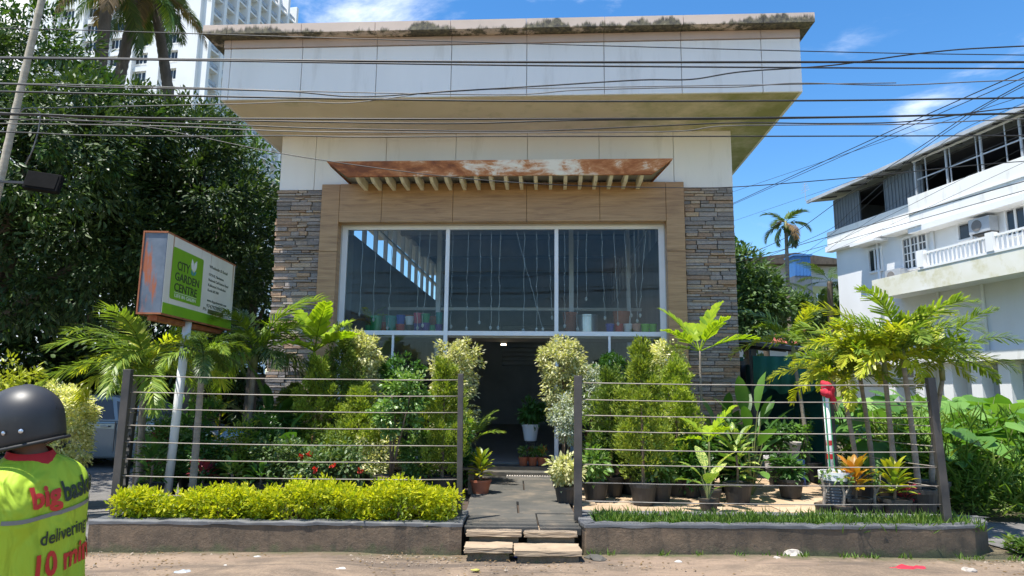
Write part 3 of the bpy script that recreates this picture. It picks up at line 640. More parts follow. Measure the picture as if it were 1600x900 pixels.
for i, (p, z, w) in enumerate(sl):
    pane, k, n = ('left', i, 5) if i < 5 else ('middle', i-5, 9) if i < 14 else ('right', i-14, 8)
    nth = ['first', 'second', 'third', 'fourth', 'fifth', 'sixth', 'seventh', 'eighth', 'ninth'][k]
    string_light(p, z, f'white fairy light string behind the {pane} shop window pane, {nth} from its left edge' if k < n-1 else f'white fairy light string behind the {pane} shop window pane, nearest its right edge', w)
#@@OBJECTS
# ------------------------------------------------------------------ pots and plant builders
def pot_mesh(rt, rb, h, n=20, rim=True):
    p = [(rb*.9, 0), (rb, .01), (rt*.97, h*.84)]
    p += [(rt*1.04, h*.85), (rt*1.05, h)] if rim else [(rt, h)]
    p += [(rt*.9, h), (rt*.86, h*.9)]
    b = MB().lathe(p, n); return b.mesh(smooth=False)
_pots = {}
def pot(parent, mt, rt, rb, h, z=0, name='pot', rim=True):
    o = O(name, pot_mesh(rt, rb, h, 20, rim), M[mt], parent, (0, 0, z))
    O('soil', MB().lathe([(rt*.87, 0), (rt*.87, .012)], 16).mesh(), M['soil'], o, (0, 0, h*.9)); return o
def frond(seed, L=1.0, n=40, ll=.3, lw=.03, arch=.9, plume=0.0, droop=.5, vee=.35, sag=0.2, start=.18, bare=False):
    """pinnate palm leaf along +x in its own space, arching down; leaflets on both sides"""
    r = rng(seed); t = np.linspace(0, 1, 22); ang = np.cumsum(np.full(22, -arch/22)*(.4+1.2*t)); ang += .0
    step = L/21; X = np.concatenate([[0], np.cumsum(np.cos(ang[:-1])*step)]); Z = np.concatenate([[0], np.cumsum(np.sin(ang[:-1])*step)])
    V = []; Fq = []; Ft = []; nv = 0
    w = .014*L**.5*(1-t*.85)
    for i in range(21):
        a = (X[i], 0, Z[i]); b = (X[i+1], 0, Z[i+1])
        V += [(a[0], -w[i], a[2]), (a[0], w[i], a[2]), (b[0], w[i+1], b[2]), (b[0], -w[i+1], b[2]), (a[0], 0, a[2]-w[i]*1.5), (b[0], 0, b[2]-w[i+1]*1.5)]
        Fq += [(nv, nv+3, nv+2, nv+1), (nv, nv+4, nv+5, nv+3), (nv+1, nv+2, nv+5, nv+4)]; nv += 6
    for s in (-1, 1):
        for k in range(n):
            q = start+(1-start)*(k+r.uniform(-.2, .2)+.3)/n; q = min(max(q, 0), .999); i = q*21; i0 = int(i); fr_ = i-i0
            p = np.array([X[i0]*(1-fr_)+X[i0+1]*fr_, 0, Z[i0]*(1-fr_)+Z[i0+1]*fr_]); a = ang[min(i0, 20)]
            tan = np.array([math.cos(a), 0, math.sin(a)]); nor = np.array([-math.sin(a), 0, math.cos(a)])
            env = math.sin(math.pi*min(1, .12+q*.86))**.6; l = ll*env*r.uniform(.85, 1.1)
            out = np.array([0, s, 0.]); tilt = vee+r.normal()*.1+plume*r.uniform(-1.3, 1.3)
            d = out*math.cos(tilt)*.8+nor*math.sin(tilt)+tan*(.45+.5*q); d /= np.linalg.norm(d)
            wd = np.cross(d, nor); wd /= np.linalg.norm(wd)+1e-9
            wv = lw*(.6+.4*env)*wd
            mid = p+d*l*.5-np.array([0, 0, l*droop*.12]); tip = p+d*l-np.array([0, 0, l*droop*.5])
            if bare: tip = p+d*l*.96-np.array([0, 0, l*droop*.4])
            V += [tuple(p-wv*.25), tuple(p+wv*.25), tuple(mid+wv*.5), tuple(mid-wv*.5), tuple(tip)]
            if bare:
                V[-1] = tuple(tip+wv*.3); V.append(tuple(tip-wv*.3)); Fq += [(nv, nv+1, nv+2, nv+3), (nv+3, nv+2, nv+4, nv+5)]; nv += 6
            else: Fq.append((nv, nv+1, nv+2, nv+3)); Ft.append((nv+3, nv+2, nv+4)); nv += 5
    fl = [np.array(Fq)]
    if Ft: fl.append(np.array(Ft))
    return npmesh(np.array(V), fl)
def palm(name, label, loc, h, fronds, nf, mt, trunk_r=(.06, .045), trunk_mat='bark_pale', lean=(0, 0), elev=(.9, -.1), seed=1, group=None, shaft=.0, scale=(1, 1), potd=None, cat='palm', az0=0, mats=None):
    t = thing(name, label, cat, loc, 0, group); r = rng(seed); z0 = 0
    if potd: pot(t, *potd); z0 = potd[3]*.9
    n = 9; pts = [(lean[0]*(k/n)**1.5, lean[1]*(k/n)**1.5, z0+(h-z0)*k/n) for k in range(n+1)]
    tb = MB(); 
    seg = max(10, int((h-z0)/.13)); pp = []; rr = []
    for k in range(seg+1):
        q = k/seg; pp.append((lean[0]*q**1.5, lean[1]*q**1.5, z0+(h-z0)*q)); rr.append((trunk_r[0]*(1-q)+trunk_r[1]*q)*(1.08 if k % 2 else .98))
    O('trunk', tb.tube(pp, rr, 8).mesh(smooth=True), M[trunk_mat], t)
    top = Vector(pp[-1])
    if shaft: O('crownshaft', MB().tube([top-Vector((0, 0, .02)), top+Vector((0, 0, shaft*.4)), top+Vector((0, 0, shaft))], [trunk_r[1]*1.25, trunk_r[1]*1.35, trunk_r[1]*.5], 10).mesh(smooth=True), M['stem_green'], t); top = top+Vector((0, 0, shaft*.85))
    for i in range(nf):
        q = i/max(nf-1, 1); az = az0+i*2.39996+r.uniform(-.25, .25); el = elev[0]*(1-q)+elev[1]*q+r.uniform(-.1, .1)
        fm = fronds[i % len(fronds)]; sc = r.uniform(*scale) if scale[0] != scale[1] else scale[0]
        lm = (mats[i % len(mats)] if mats else mt)
        o = bpy.data.objects.new('frond', fm); COL.objects.link(o); o.parent = t; o.location = top
        o.rotation_euler = Euler((r.uniform(-.15, .15), -el, az), 'XYZ'); o.scale = (sc, sc, sc)
        if not fm.materials: fm.materials.append(LF[mt])
        if lm != mt or fm.materials[0] != LF[lm]:
            o.material_slots[0].link = 'OBJECT'; o.material_slots[0].material = LF[lm]
    return t
def crown_obj(parent, seed, blobs, nclump, nleaf, L, Wd, mt, cr=.5, inner=.55, big=False, name='crown'):
    r = rng(seed); P, D, N = clumps(r, blobs, nclump, nleaf, cr, inner); l = L*r.uniform(.7, 1.2, nleaf); w = Wd*r.uniform(.75, 1.2, nleaf)
    V, Fs = (leaf_arrays if big else leaf_small)(P, D, N, l, w)
    return O(name, npmesh(V, Fs), LF[mt], parent)
def limbs(parent, h, r0, forks, seed, mt='bark_dark', z0=0):
    rr = random.Random(seed); b = MB()
    b.tube([(0, 0, z0-.05), (rr.uniform(-.08, .08)*h*.2, 0, h*.35), (rr.uniform(-.1, .1)*h*.2, rr.uniform(-.1, .1)*h*.2, h)], [r0*1.25, r0, r0*.7], 9)
    tr = O('trunk', b.mesh(smooth=True), M[mt], parent); c = MB()
    for (x, y, z) in forks:
        s = Vector((0, 0, h*rr.uniform(.7, 1))); e = Vector((x, y, z)); mdl = s.lerp(e, .5)+Vector((rr.uniform(-.2, .2), rr.uniform(-.2, .2), .12*(e-s).length))
        c.tube([s, mdl, e], [r0*.55, r0*.36, r0*.12], 6)
    if forks: O('limbs', c.mesh(smooth=True), M[mt], tr)
    return tr
def tree(name, label, loc, h, r0, blobs, nclump, nleaf, L, Wd, mt, seed, cr=.5, group=None, inner=.55, big=False, cat='tree'):
    t = thing(name, label, cat, loc, 0, group)
    limbs(t, h, r0, [(b[0]*.8, b[1]*.8, b[2]) for b in blobs], seed); crown_obj(t, seed, blobs, nclump, nleaf, L, Wd, mt, cr, inner, big); return t
def thuja(label, loc, h, rr, seed, mt='thuja', potd=('black_pot', .17, .13, .26), n=9000, tops=None):
    t = thing('thuja', label, 'conifer', loc, 0, 'thuja conifers in pots'); r = rng(seed); z0 = potd[3]*.85; pot(t, *potd)
    O('trunk', MB().tube([(0, 0, z0), (0, 0, h*.8)], [.025, .01], 6).mesh(), M['bark_brown'], t)
    P = []; D = []; N = []
    nc = int(64*h); rr *= 1.15; lob = r.uniform(0, 6.28, 3)
    for c in range(nc):
        q = r.random()**.85; z = z0+.06+(h-z0-.1)*q; prof = rr*(math.sin(math.pi*min(.97, .16+.84*q)**.75))**.7*(1 if q < .55 else 1-(q-.55)*.9)
        a = r.uniform(0, 6.283); rad_ = prof*r.uniform(.35, 1.1)*(1+.22*math.sin(3*a+lob[0]+z*4)+.15*math.sin(5*a+lob[1]-z*7)); c0 = np.array([math.cos(a)*rad_, math.sin(a)*rad_, z]); ax = unit(np.array([math.cos(a)*.38, math.sin(a)*.38, 1.0])+r.normal(size=3)*.13)
        k = n//nc; s = r.random(k)**.8; hl = r.uniform(.14, .33)*(1-.3*q); off = r.normal(size=(k, 3))*.034*(1.25-s)[:, None]
        P.append(c0+ax*(s*hl)[:, None]+off); d = ax*.9+unit(off+1e-6)*.75+r.normal(size=(k, 3))*.2; D.append(d); N.append(np.cross(d, r.normal(size=(k, 3))))
    P, D, N = map(np.concatenate, (P, D, N)); k = len(P)
    V, Fs = leaf_small(P, D, unit(N), .055*r.uniform(.7, 1.3, k), .019, .1)
    O('crown', npmesh(V, Fs), LF[mt], t); return t
def bushy(name, label, cat, loc, blobs, n, L, Wd, mt, seed, potd=None, stem=.012, stem_h=None, cr=.12, nclump=60, group=None, inner=.5, big=False, stems=1):
    t = thing(name, label, cat, loc, 0, group); z0 = 0
    if potd: pot(t, *potd); z0 = potd[3]*.9
    rr = random.Random(seed)
    for k in range(stems):
        a = rr.uniform(0, 6.28); e = Vector((blobs[0][0]+math.cos(a)*blobs[0][3]*.4*(stems > 1), blobs[0][1]+math.sin(a)*blobs[0][4]*.4*(stems > 1), blobs[0][2]))
        O('stem', MB().tube([(0, 0, z0-.01), (e.x*.5+rr.uniform(-.02, .02), e.y*.5, (z0+e.z)/2), e], [stem, stem*.85, stem*.6], 6).mesh(smooth=True), M['bark_brown'], t)
    crown_obj(t, seed, blobs, nclump, n, L, Wd, mt, cr, inner, big); return t
def broad_mesh(L, W, arch=.6, seed=0, wave=.06, cup=.25):
    r = rng(seed); n = 9; t = np.linspace(0, 1, n); ang = np.cumsum(-arch/n*(.5+t)); X = np.concatenate([[0], np.cumsum(np.cos(ang[:-1]))])*L/(n-1); Z = np.concatenate([[0], np.cumsum(np.sin(ang[:-1]))])*L/(n-1)
    w = W*.5*np.sin(math.pi*np.clip(t*.93+.05, 0, 1))**.75; w[-1] = .001
    V = []
    for i in range(n):
        for s in (-1, -.5, 0, .5, 1): V.append((X[i], s*w[i], Z[i]+abs(s)*w[i]*cup+r.normal()*wave*w[i]*(abs(s) > .4)))
    Fq = [(i*5+j, (i+1)*5+j, (i+1)*5+j+1, i*5+j+1) for i in range(n-1) for j in range(4)]
    return npmesh(np.array(V), [np.array(Fq)], True)
def broad_plant(name, label, cat, loc, leaves, mt, seed, potd=None, group=None, petiole=True, pm_='stem_green', nleaf=8, hgt=(.2, .6), elev=(.4, 1.2), scale=(.8, 1.1), spread=.05, az0=0, cane=None):
    """large single leaves, each a part: leaves = list of shared meshes"""
    t = thing(name, label, cat, loc, 0, group); r = rng(seed); z0 = 0
    if potd: pot(t, *potd); z0 = potd[3]*.88
    if cane: O('stem', MB().tube([(0, 0, z0-.02), (.01, 0, (z0+cane)/2), (0, 0, cane)], [.018, .015, .012], 7).mesh(), M['bark_brown'], t)
    for i in range(nleaf):
        q = i/max(nleaf-1, 1); az = az0+i*2.4+r.uniform(-.3, .3); el = elev[0]*(1-q)+elev[1]*q+r.uniform(-.15, .15); h = z0+hgt[0]+(hgt[1]-hgt[0])*q
        rd = spread*r.uniform(.5, 1)+.35*(h-z0)*math.cos(el)*.6*(0 if cane else 1)
        p = Vector((math.cos(az)*rd, math.sin(az)*rd, h)); sc = r.uniform(*scale); lm = leaves[i % len(leaves)]
        o = bpy.data.objects.new('leaf', lm); COL.objects.link(o); o.parent = t; o.location = p; o.rotation_euler = Euler((r.uniform(-.3, .3), -el, az)); o.scale = (sc,)*3
        if not lm.materials: lm.materials.append(LF[mt])
        if lm.materials[0] != LF[mt]: o.material_slots[0].link = 'OBJECT'; o.material_slots[0].material = LF[mt]
        if petiole: O('petiole', MB().tube([(0, 0, (cane*.6+h*.4-.06) if cane else z0), (p.x*.4, p.y*.4, (z0+h)*.5 if not cane else h-.03), p], [.011, .008, .006], 5).mesh(), M[pm_], t)
    return t

# ------------------------------------------------------------------ wire fences along the street
def fence(label, posts, wires, w=.062, mt='post_brown', wr=.0055):
    t = thing('wire_fence', label, 'fence')
    for a, b, ww in posts: bev(O('post', MB().bar(a, b, ww, ww*.8, (0, 1, 0)).mesh(), M[mt], t), .006)
    for pts in wires:
        O('wire', MB().tube(pts, wr, 5).mesh(smooth=True), M['wire'], t)
    return t
fr = random.Random(8)
def strand(a, b, n=9, sag=.012):
    a = Vector(a); b = Vector(b); return [a.lerp(b, k/n)+Vector((0, fr.uniform(-.003, .003), -sag*4*(k/n)*(1-k/n)+fr.uniform(-.002, .002))) for k in range(n+1)]
YF = 7.42
LT, LB = at(201, 577, YF), at(180, 792, YF); GT, GB = at(720, 584, YF), at(718, 800, YF)
LB.z = .26; GB.z = .26
wl_px = [(588, 590), (612, 615), (636, 640), (663, 664), (690, 694), (718, 716), (741, 743), (766, 770)]
fence('wire fence behind the yellow hedge with seven strands between dark posts', [(LB, LT, .085), (GB, GT, .06)],
      [strand(LT.lerp(LB, k), GT.lerp(GB, k)) for k in (.045, .16, .275, .39, .505, .62, .735, .86)])
RT_, RB_ = at(1453, 590, YF), at(1478, 796, YF); G2T, G2B = at(903, 587, YF), at(903, 800, YF); G3T, G3B = at(1436, 592, YF+.08), at(1455, 790, YF+.08)
for p in (RB_, G2B): p.z = .26
fence('wire fence above the grassy planter with strands out to the leaning corner post', [(RB_, RT_, .085), (G2B, G2T, .085)],
      [strand(G2T.lerp(G2B, k), RT_.lerp(RB_, k), 9, .016) for k in (.05, .17, .28, .39, .515, .62, .745, .87)])
bp = at(1290, 590, 10.2); bb = Vector((bp.x+.02, 10.2, ZY-.05))
fence('side wire fence running back from the right corner to a black post', [(bb, bp, .14)],
      [strand(RT_.lerp(RB_, k)+Vector((0, .06, 0)), bp.lerp(bb, k)+Vector((0, -.08, 0)), 6, .02) for k in (.06, .2, .34, .48, .62, .76)], mt='black_metal')
lp = at(228, 590, 10.0); lb2 = Vector((lp.x, 10.0, ZY-.05)); lp2 = at(214, 586, 8.6); lb3 = Vector((lp2.x-.05, 8.6, ZY-.1))
sf = fence('left side fence running back from the corner post with dark angled rails', [(lb2, lp, .09), (lb3, lp2, .09)],
      [strand(LT.lerp(LB, k)+Vector((0, .06, 0)), lp.lerp(lb2, k), 6, .02) for k in (.06, .3)])
for i in range(7):
    z = .42+i*.12; O('rail', MB().bar((LB.x+.03, 7.5, z), (lb3.x, 8.6, z-.02), .03, .035).mesh(), M['black_metal'], sf)

# striped pole with a red cloth tied over its top
pp = at(1287, 600, 8.3); pt = thing('striped_pole', 'green and white pole with a red cloth tied round its top', 'pole', (pp.x+.02, 8.3, ZY))
ph = pp.z-ZY; O('shaft', MB().tube([(0.02, 0, 0), (-.01, 0, ph-.02)], .035, 10).mesh(smooth=True), M['white_pot'], pt)
O('stripe', MB().tube([(-.012, -.034, .0), (-.042, -.034, ph-.05)], .008, 6).mesh(), M['pot_green'], pt); O('stripe', MB().tube([(.052, -.02, .0), (.02, -.02, ph-.05)], .008, 6).mesh(), M['pot_green'], pt)
for z in (.62, .78): O('red_band', MB().lathe([(.037, 0), (.037, .06)], 10).mesh(), M['pot_red'], pt, (.005, 0, z))
def cloth(label, loc, pts, th, mt, seed, cat='cloth', name='cloth', amp=.02):
    r = rng(seed); b = bmesh.new()
    for x, y, z, rr in pts:
        bmesh.ops.create_icosphere(b, subdivisions=3, radius=1, matrix=Matrix.Translation((x, y, z)) @ Matrix.Diagonal((rr[0], rr[1], rr[2], 1)))
    for v in b.verts:
        k = math.sin(v.co.x*61+seed)*math.sin(v.co.y*53+1)+math.sin(v.co.z*47+v.co.x*29)+.6*math.sin(v.co.x*130+v.co.y*90)*math.sin(v.co.z*110); v.co += v.normal*amp*k*.6
    me = bpy.data.meshes.new('m'); b.to_mesh(me); b.free(); me.shade_smooth()
    return prop(O(name, me, M[mt], None, loc), label, cat)
cl_ = cloth('crumpled red cloth tied over the top of the striped pole', (pp.x+.02, 8.3, ZY+ph-.03), [(0, 0, 0, (.065, .06, .06)), (.05, -.02, -.06, (.05, .045, .07)), (.085, 0, -.14, (.03, .03, .08)), (-.02, -.03, -.08, (.05, .04, .07))], 0, 'red_cloth', 3, amp=.018)
cloth('crumpled red cloth lying on the dirt near the kerb', tuple(atz(1415, 892, .0)), [(0, 0, .02, (.13, .06, .022)), (.12, .01, .018, (.07, .07, .022)), (-.1, -.02, .015, (.06, .05, .018))], 0, 'red_cloth', 9, amp=.014)
cloth('scrap of white plastic lying on the roadside dirt', tuple(atz(528, 894, .0)), [(0, 0, .012, (.11, .05, .02)), (.07, .02, .01, (.06, .03, .012))], 0, 'white_cloth', 5, 'litter', 'plastic_scrap', amp=.014)
for i, (px, py, w_, mt, lab) in enumerate(((350, 888, .06, 'white_cloth', 'small white plastic scrap left of the large white one'), (285, 896, .08, 'sheet_grey', 'grey blue scrap of wrapper at the bottom left of the road'), (432, 893, .05, 'sheet_grey', 'small bluish wrapper on the dirt before the hedge planter'), (402, 872, .035, 'white_cloth', 'tiny white chip close to the hedge planter'), (742, 893, .04, 'croton_scrap', 'yellow green leaf wrapper on the dirt before the steps'), (806, 872, .03, 'pot_blue', 'tiny blue bottle cap below the lower step'), (1290, 868, .05, 'white_cloth', 'pale paper scrap beside the rubble stone'), (1060, 880, .04, 'white_cloth', 'little white scrap on the dirt before the right planter'))):
    p = atz(px, py, 0); cloth(lab, (p.x, p.y, .004), [(0, 0, .008, (w_, w_*.6, .01)), (w_*.5, w_*.2, .006, (w_*.5, w_*.4, .008))], 0, mt, 20+i, 'litter', 'wrapper', amp=w_*.12)
for i, (px, py, s, lab) in enumerate(((1238, 866, .1, 'broken pale rubble stone leaning on the right planter'), (1215, 874, .05, 'small flat stone beside the rubble stone'), (932, 872, .11, 'flat grey stone at the left end of the right planter'), (822, 869, .07, 'dark broken slab piece below the lower step'), (770, 866, .16, 'flat dark broken slab below the short lower step'), (1515, 893, .07, 'pale stone on the dirt near the side lane'), (1161, 875, .035, 'small pebble on the dirt below the right planter'))):
    r_ = rng(40+i); b = bmesh.new(); bmesh.ops.create_icosphere(b, subdivisions=2, radius=1); fl = .3 if i in (2, 3, 4) else .5
    for v in b.verts: v.co = Vector((v.co.x*s, v.co.y*s*.8, v.co.z*s*fl))*(1+.28*r_.normal()*.6)
    me = bpy.data.meshes.new('m'); b.to_mesh(me); b.free(); prop(O('stone', me, M['stone_pale' if i not in (2, 3, 4) else 'slab_dark'], None, tuple(atz(px, py, s*fl*.5)), (0, 0, i)), lab, 'stone')
M['grit'] = mat('grit', (.42, .34, .26), (.15, .115, .08), 14, .95, .3, .01)
# loose grit and leaf litter
r_ = rng(77); b = MB()
for i in range(1500):
    x = r_.uniform(-4.6, 6.5); y = 6.93-abs(r_.normal())*.25 if i < 1200 else r_.uniform(5.9, 6.9); s = r_.uniform(.003, .011)*(2.6 if i % 29 == 0 else 1)
    if -.5 < x < .75 and y > 6.6: continue
    v = [(x+s*a*r_.uniform(.6, 1.3), y+s*c*r_.uniform(.6, 1.3), .004+s*z) for a, c, z in ((1, 0, 0), (0, 1, 0), (-1, 0, 0), (0, -1, 0), (0, 0, .9))]
    b.add(v, [(0, 1, 4), (1, 2, 4), (2, 3, 4), (3, 0, 4)])
O('grit', b.mesh(), M['grit'], kind='stuff')
n = 700; P = np.stack([r_.uniform(-4.6, 6.5, n), 6.93-np.abs(r_.normal(size=n))*.45, np.full(n, .012)], 1); V, Fs = leaf_small(P, np.stack([r_.normal(size=n), r_.normal(size=n), r_.normal(size=n)*.1], 1), np.tile([0, 0, 1.], (n, 1)), .04, .018)
O('leaf_litter', npmesh(V, Fs), LF['palm_dead'], kind='stuff')

# ------------------------------------------------------------------ hedge, grass
hg = thing('hedge', 'clipped bright yellow green hedge filling the left planter', 'hedge', (-2.3, 7.33, .24))
def hedge_leaves(seed, n, mt, x0, x1, L, shrink=0):
    r = rng(seed); nc = 420; cx = r.uniform(x0, x1, nc); cy = r.uniform(-.27, .27, nc); top = .24+.05*np.sin(cx*2.1+1)+.03*np.sin(cx*6.3+cy*5)+.07*((cx > .9))+.04*r.normal(size=nc)
    cz = np.where(r.random(nc) < .55, top, r.uniform(.05, 1, nc)*top)-shrink; C = np.stack([cx, cy, cz], 1)
    k = r.integers(0, nc, n); dl = unit(r.normal(size=(n, 3))); P = C[k]+dl*.075*r.uniform(.3, 1, n)[:, None]; P[:, 2] = np.maximum(P[:, 2], .02)
    D = unit(dl*1.1+np.array([0, -.25, .2])+r.normal(size=(n, 3))*.3); N = unit(np.array([-.15, -.3, 1.0])+r.normal(size=(n, 3))*.4)
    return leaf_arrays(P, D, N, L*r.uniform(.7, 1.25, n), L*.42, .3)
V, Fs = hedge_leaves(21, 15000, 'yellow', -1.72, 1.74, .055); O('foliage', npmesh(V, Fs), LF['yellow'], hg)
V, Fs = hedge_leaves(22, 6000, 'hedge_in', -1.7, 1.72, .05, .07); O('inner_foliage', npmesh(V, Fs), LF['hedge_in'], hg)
b = MB(); r_ = rng(6)
for i in range(60): x = r_.uniform(-1.7, 1.7); y = r_.uniform(-.2, .2); b.tube([(x, y, -.03), (x+r_.normal()*.04, y+r_.normal()*.03, .2)], .005, 4)
O('twigs', b.mesh(), M['bark_brown'], hg)
def blades(seed, n, xs, ys, z, L, mt, name, lean=.5, W_=.012):
    r = rng(seed); P = np.stack([xs(r, n), ys(r, n), np.full(n, z)], 1); D = unit(np.stack([r.normal(size=n)*lean, r.normal(size=n)*lean, np.ones(n)], 1)); N = unit(np.stack([r.normal(size=n), r.normal(size=n), np.full(n, .2)], 1))
    V, Fs = leaf_arrays(P, D, N, L*r.uniform(.4, 1.3, n), W_, .1, .25); return O(name, npmesh(V, Fs), LF[mt], kind='stuff')
blades(31, 5200, lambda r, n: np.concatenate([np.repeat(r.uniform(.9, 4.85, 130), n//200)+.05*r.normal(size=130*(n//200)), r.uniform(.9, 4.9, n-130*(n//200))]), lambda r, n: np.concatenate([np.repeat(r.uniform(7.18, 7.66, 130), n//200)+.05*r.normal(size=130*(n//200)), r.uniform(7.16, 7.7, n-130*(n//200))]), .225, .14, 'grass', 'planter_grass', .7)
blades(32, 260, lambda r, n: np.repeat(r.uniform(.8, 5.4, 26)**1, 10)+r.normal(size=n)*.035, lambda r, n: 6.98-np.abs(r.normal(size=n))*.03+.02*0, .0, .075, 'grass', 'kerb_grass')
#@@PLANTS
def gl(px, Y, z=ZY): p = at(px, 700, Y); return Vector((p.x, Y, z))
def hz(px, py, Y, z0=ZY): return at(px, py, Y).z-z0
BP = lambda rt=.16, h=.25, mt='black_pot': (mt, rt, rt*.75, h)

# frond kinds shared between palms
FOX = [frond(100+i, 1.3, 44, .24, .034, 1.35, .55, .7, .35, start=.12, bare=True) for i in range(5)]
FOXL = [frond(120+i, 1.2, 50, .27, .026, 1.45, .4, .95, .3, start=.12) for i in range(4)]
YOUNG = [frond(140+i, 1.0, 19, .25, .062, .55, .06, .35, .3, start=.25, bare=True) for i in range(4)]
COCO = [frond(160+i, 3.6, 62, .75, .055, 1.05, .1, 1.0, .15, start=.2) for i in range(4)]
ARECA = [frond(180+i, 1.7, 34, .5, .07, 1.5, .15, .9, .3, start=.15) for i in range(4)]
SMALLP = [frond(200+i, .55, 16, .17, .022, .9, .1, .5, .3, start=.25) for i in range(3)]

# --- right: foxtail palms along the side fence
fx = [(1338, 8.9, 616, 'palm_yellow', 16, (-.12, 0), 'foxtail palm with yellowing fronds, leftmost of the row by the side fence'),
      (1362, 9.5, 585, 'palm', 15, (-.1, 0), 'foxtail palm set back behind the two front trunks of the side fence row'),
      (1395, 8.4, 592, 'palm_yellow', 16, (-.03, 0), 'foxtail palm with yellow crown rising behind the orange croton pots'),
      (1430, 8.2, 572, 'palm', 14, (-.06, 0), 'foxtail palm with a thick pale trunk, right of the croton pots'),
      (1452, 8.9, 592, 'palm', 12, (.25, 0), 'foxtail palm beside the leaning corner post with a frond reaching right'),
      (1262, 11.2, 560, 'palm_yellow', 11, (-.15, 0), 'smaller yellow crowned palm by the shade net, set back left of the row')]
for i, (px, Y, py, mt, nf, ln, lab) in enumerate(fx):
    palm('foxtail_palm', lab, gl(px, Y), hz(px, py, Y), FOX, nf, mt, (.036, .027), 'bark_pale', ln, (1.15, .12), 300+i, 'foxtail palms by the side fence', .26, (.68, .95), ('black_pot', .2, .16, .3), az0=i*1.3, mats=[mt, 'palm', mt] if mt == 'palm_yellow' else ['palm', 'palm_yellow', 'palm'])
# --- left: palms behind the sign
palm('foxtail_palm', 'foxtail palm with a broad drooping crown left of the shop sign', gl(222, 8.9), hz(222, 605, 8.9), FOXL, 19, 'palm', (.05, .04), 'bark_pale', (-.05, 0), (1.1, .0), 321, 'palms near the shop sign', .3, (.9, 1.15), mats=['palm', 'palm_yellow', 'palm', 'palm'])
palm('foxtail_palm', 'leafy palm behind the sign pole with fronds over the sign edge', gl(306, 8.1), hz(306, 575, 8.1), FOXL, 11, 'palm_dark', (.045, .035), 'bark_pale', (.0, 0), (.9, 0), 322, 'palms near the shop sign', .2, (.5, .62), mats=['palm_dark', 'palm'])
palm('foxtail_palm', 'green palm between the sign and the left stone pillar', gl(385, 10.0), hz(385, 575, 10), FOXL, 18, 'palm', (.05, .04), 'bark_pale', (.03, 0), (1.15, -.1), 323, 'palms near the shop sign', .25, (.95, 1.2), mats=['palm', 'palm_dark', 'palm'])
# --- young bright palms at the pillars
palm('young_palm', 'young palm with bright yellow green fronds before the left stone pillar', gl(483, 10.2), hz(483, 548, 10.2), YOUNG, 7, 'palm_young', (.022, .016), 'stem_green', (0, 0), (1.15, .25), 331, 'young bright palms', 0, (.78, 1.0), BP(.17, .28), az0=2.6)
palm('young_palm', 'young palm with bright yellow green fronds before the right stone pillar', gl(1098, 10.0), hz(1098, 548, 10.0), YOUNG, 7, 'palm_young', (.022, .016), 'bark_pale', (0, 0), (1.2, .3), 336, 'young bright palms', 0, (.75, .95), BP(.17, .28), az0=.45)
palm('young_palm', 'low young palm with one bright frond beside the striped thujas', gl(1108, 8.7), hz(1108, 690, 8.7), YOUNG, 5, 'palm_young', (.016, .012), 'stem_green', (0, 0), (1.0, .3), 339, 'young bright palms', 0, (.45, .6), BP(.13, .2), az0=.2)
palm('small_palm', 'small feathery palm arching beside the entrance path', gl(735, 10.3), hz(735, 690, 10.3), SMALLP, 8, 'palm', (.018, .014), 'stem_green', (0, 0), (1.2, .35), 341, None, 0, (1.0, 1.3), BP(.15, .24))
palm('small_palm', 'palm with orange leaf bases on the shop window ledge', P0+BD*u_(578, 500, -.45)+BIN*.45+Vector((0, 0, 2.65)), .2, SMALLP, 9, 'palm_orange', (.016, .012), 'bark_brown', (0, 0), (1.25, .2), 343, None, 0, (.75, .9), ('pot_green', .085, .06, .15), mats=['palm', 'palm_orange', 'palm_yellow'])

# --- thujas
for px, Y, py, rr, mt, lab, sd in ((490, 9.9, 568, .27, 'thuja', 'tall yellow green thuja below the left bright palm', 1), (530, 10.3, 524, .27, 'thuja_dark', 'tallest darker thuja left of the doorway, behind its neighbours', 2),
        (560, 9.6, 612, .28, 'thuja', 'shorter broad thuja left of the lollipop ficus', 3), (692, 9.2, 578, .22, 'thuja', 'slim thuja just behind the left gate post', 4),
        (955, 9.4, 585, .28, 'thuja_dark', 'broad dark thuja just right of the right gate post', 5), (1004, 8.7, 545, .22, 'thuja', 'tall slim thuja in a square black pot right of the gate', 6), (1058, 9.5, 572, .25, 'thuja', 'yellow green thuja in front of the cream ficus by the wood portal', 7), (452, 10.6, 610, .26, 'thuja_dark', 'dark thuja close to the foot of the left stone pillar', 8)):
    thuja(lab, gl(px, Y), hz(px, py, Y), rr, 400+sd, mt)
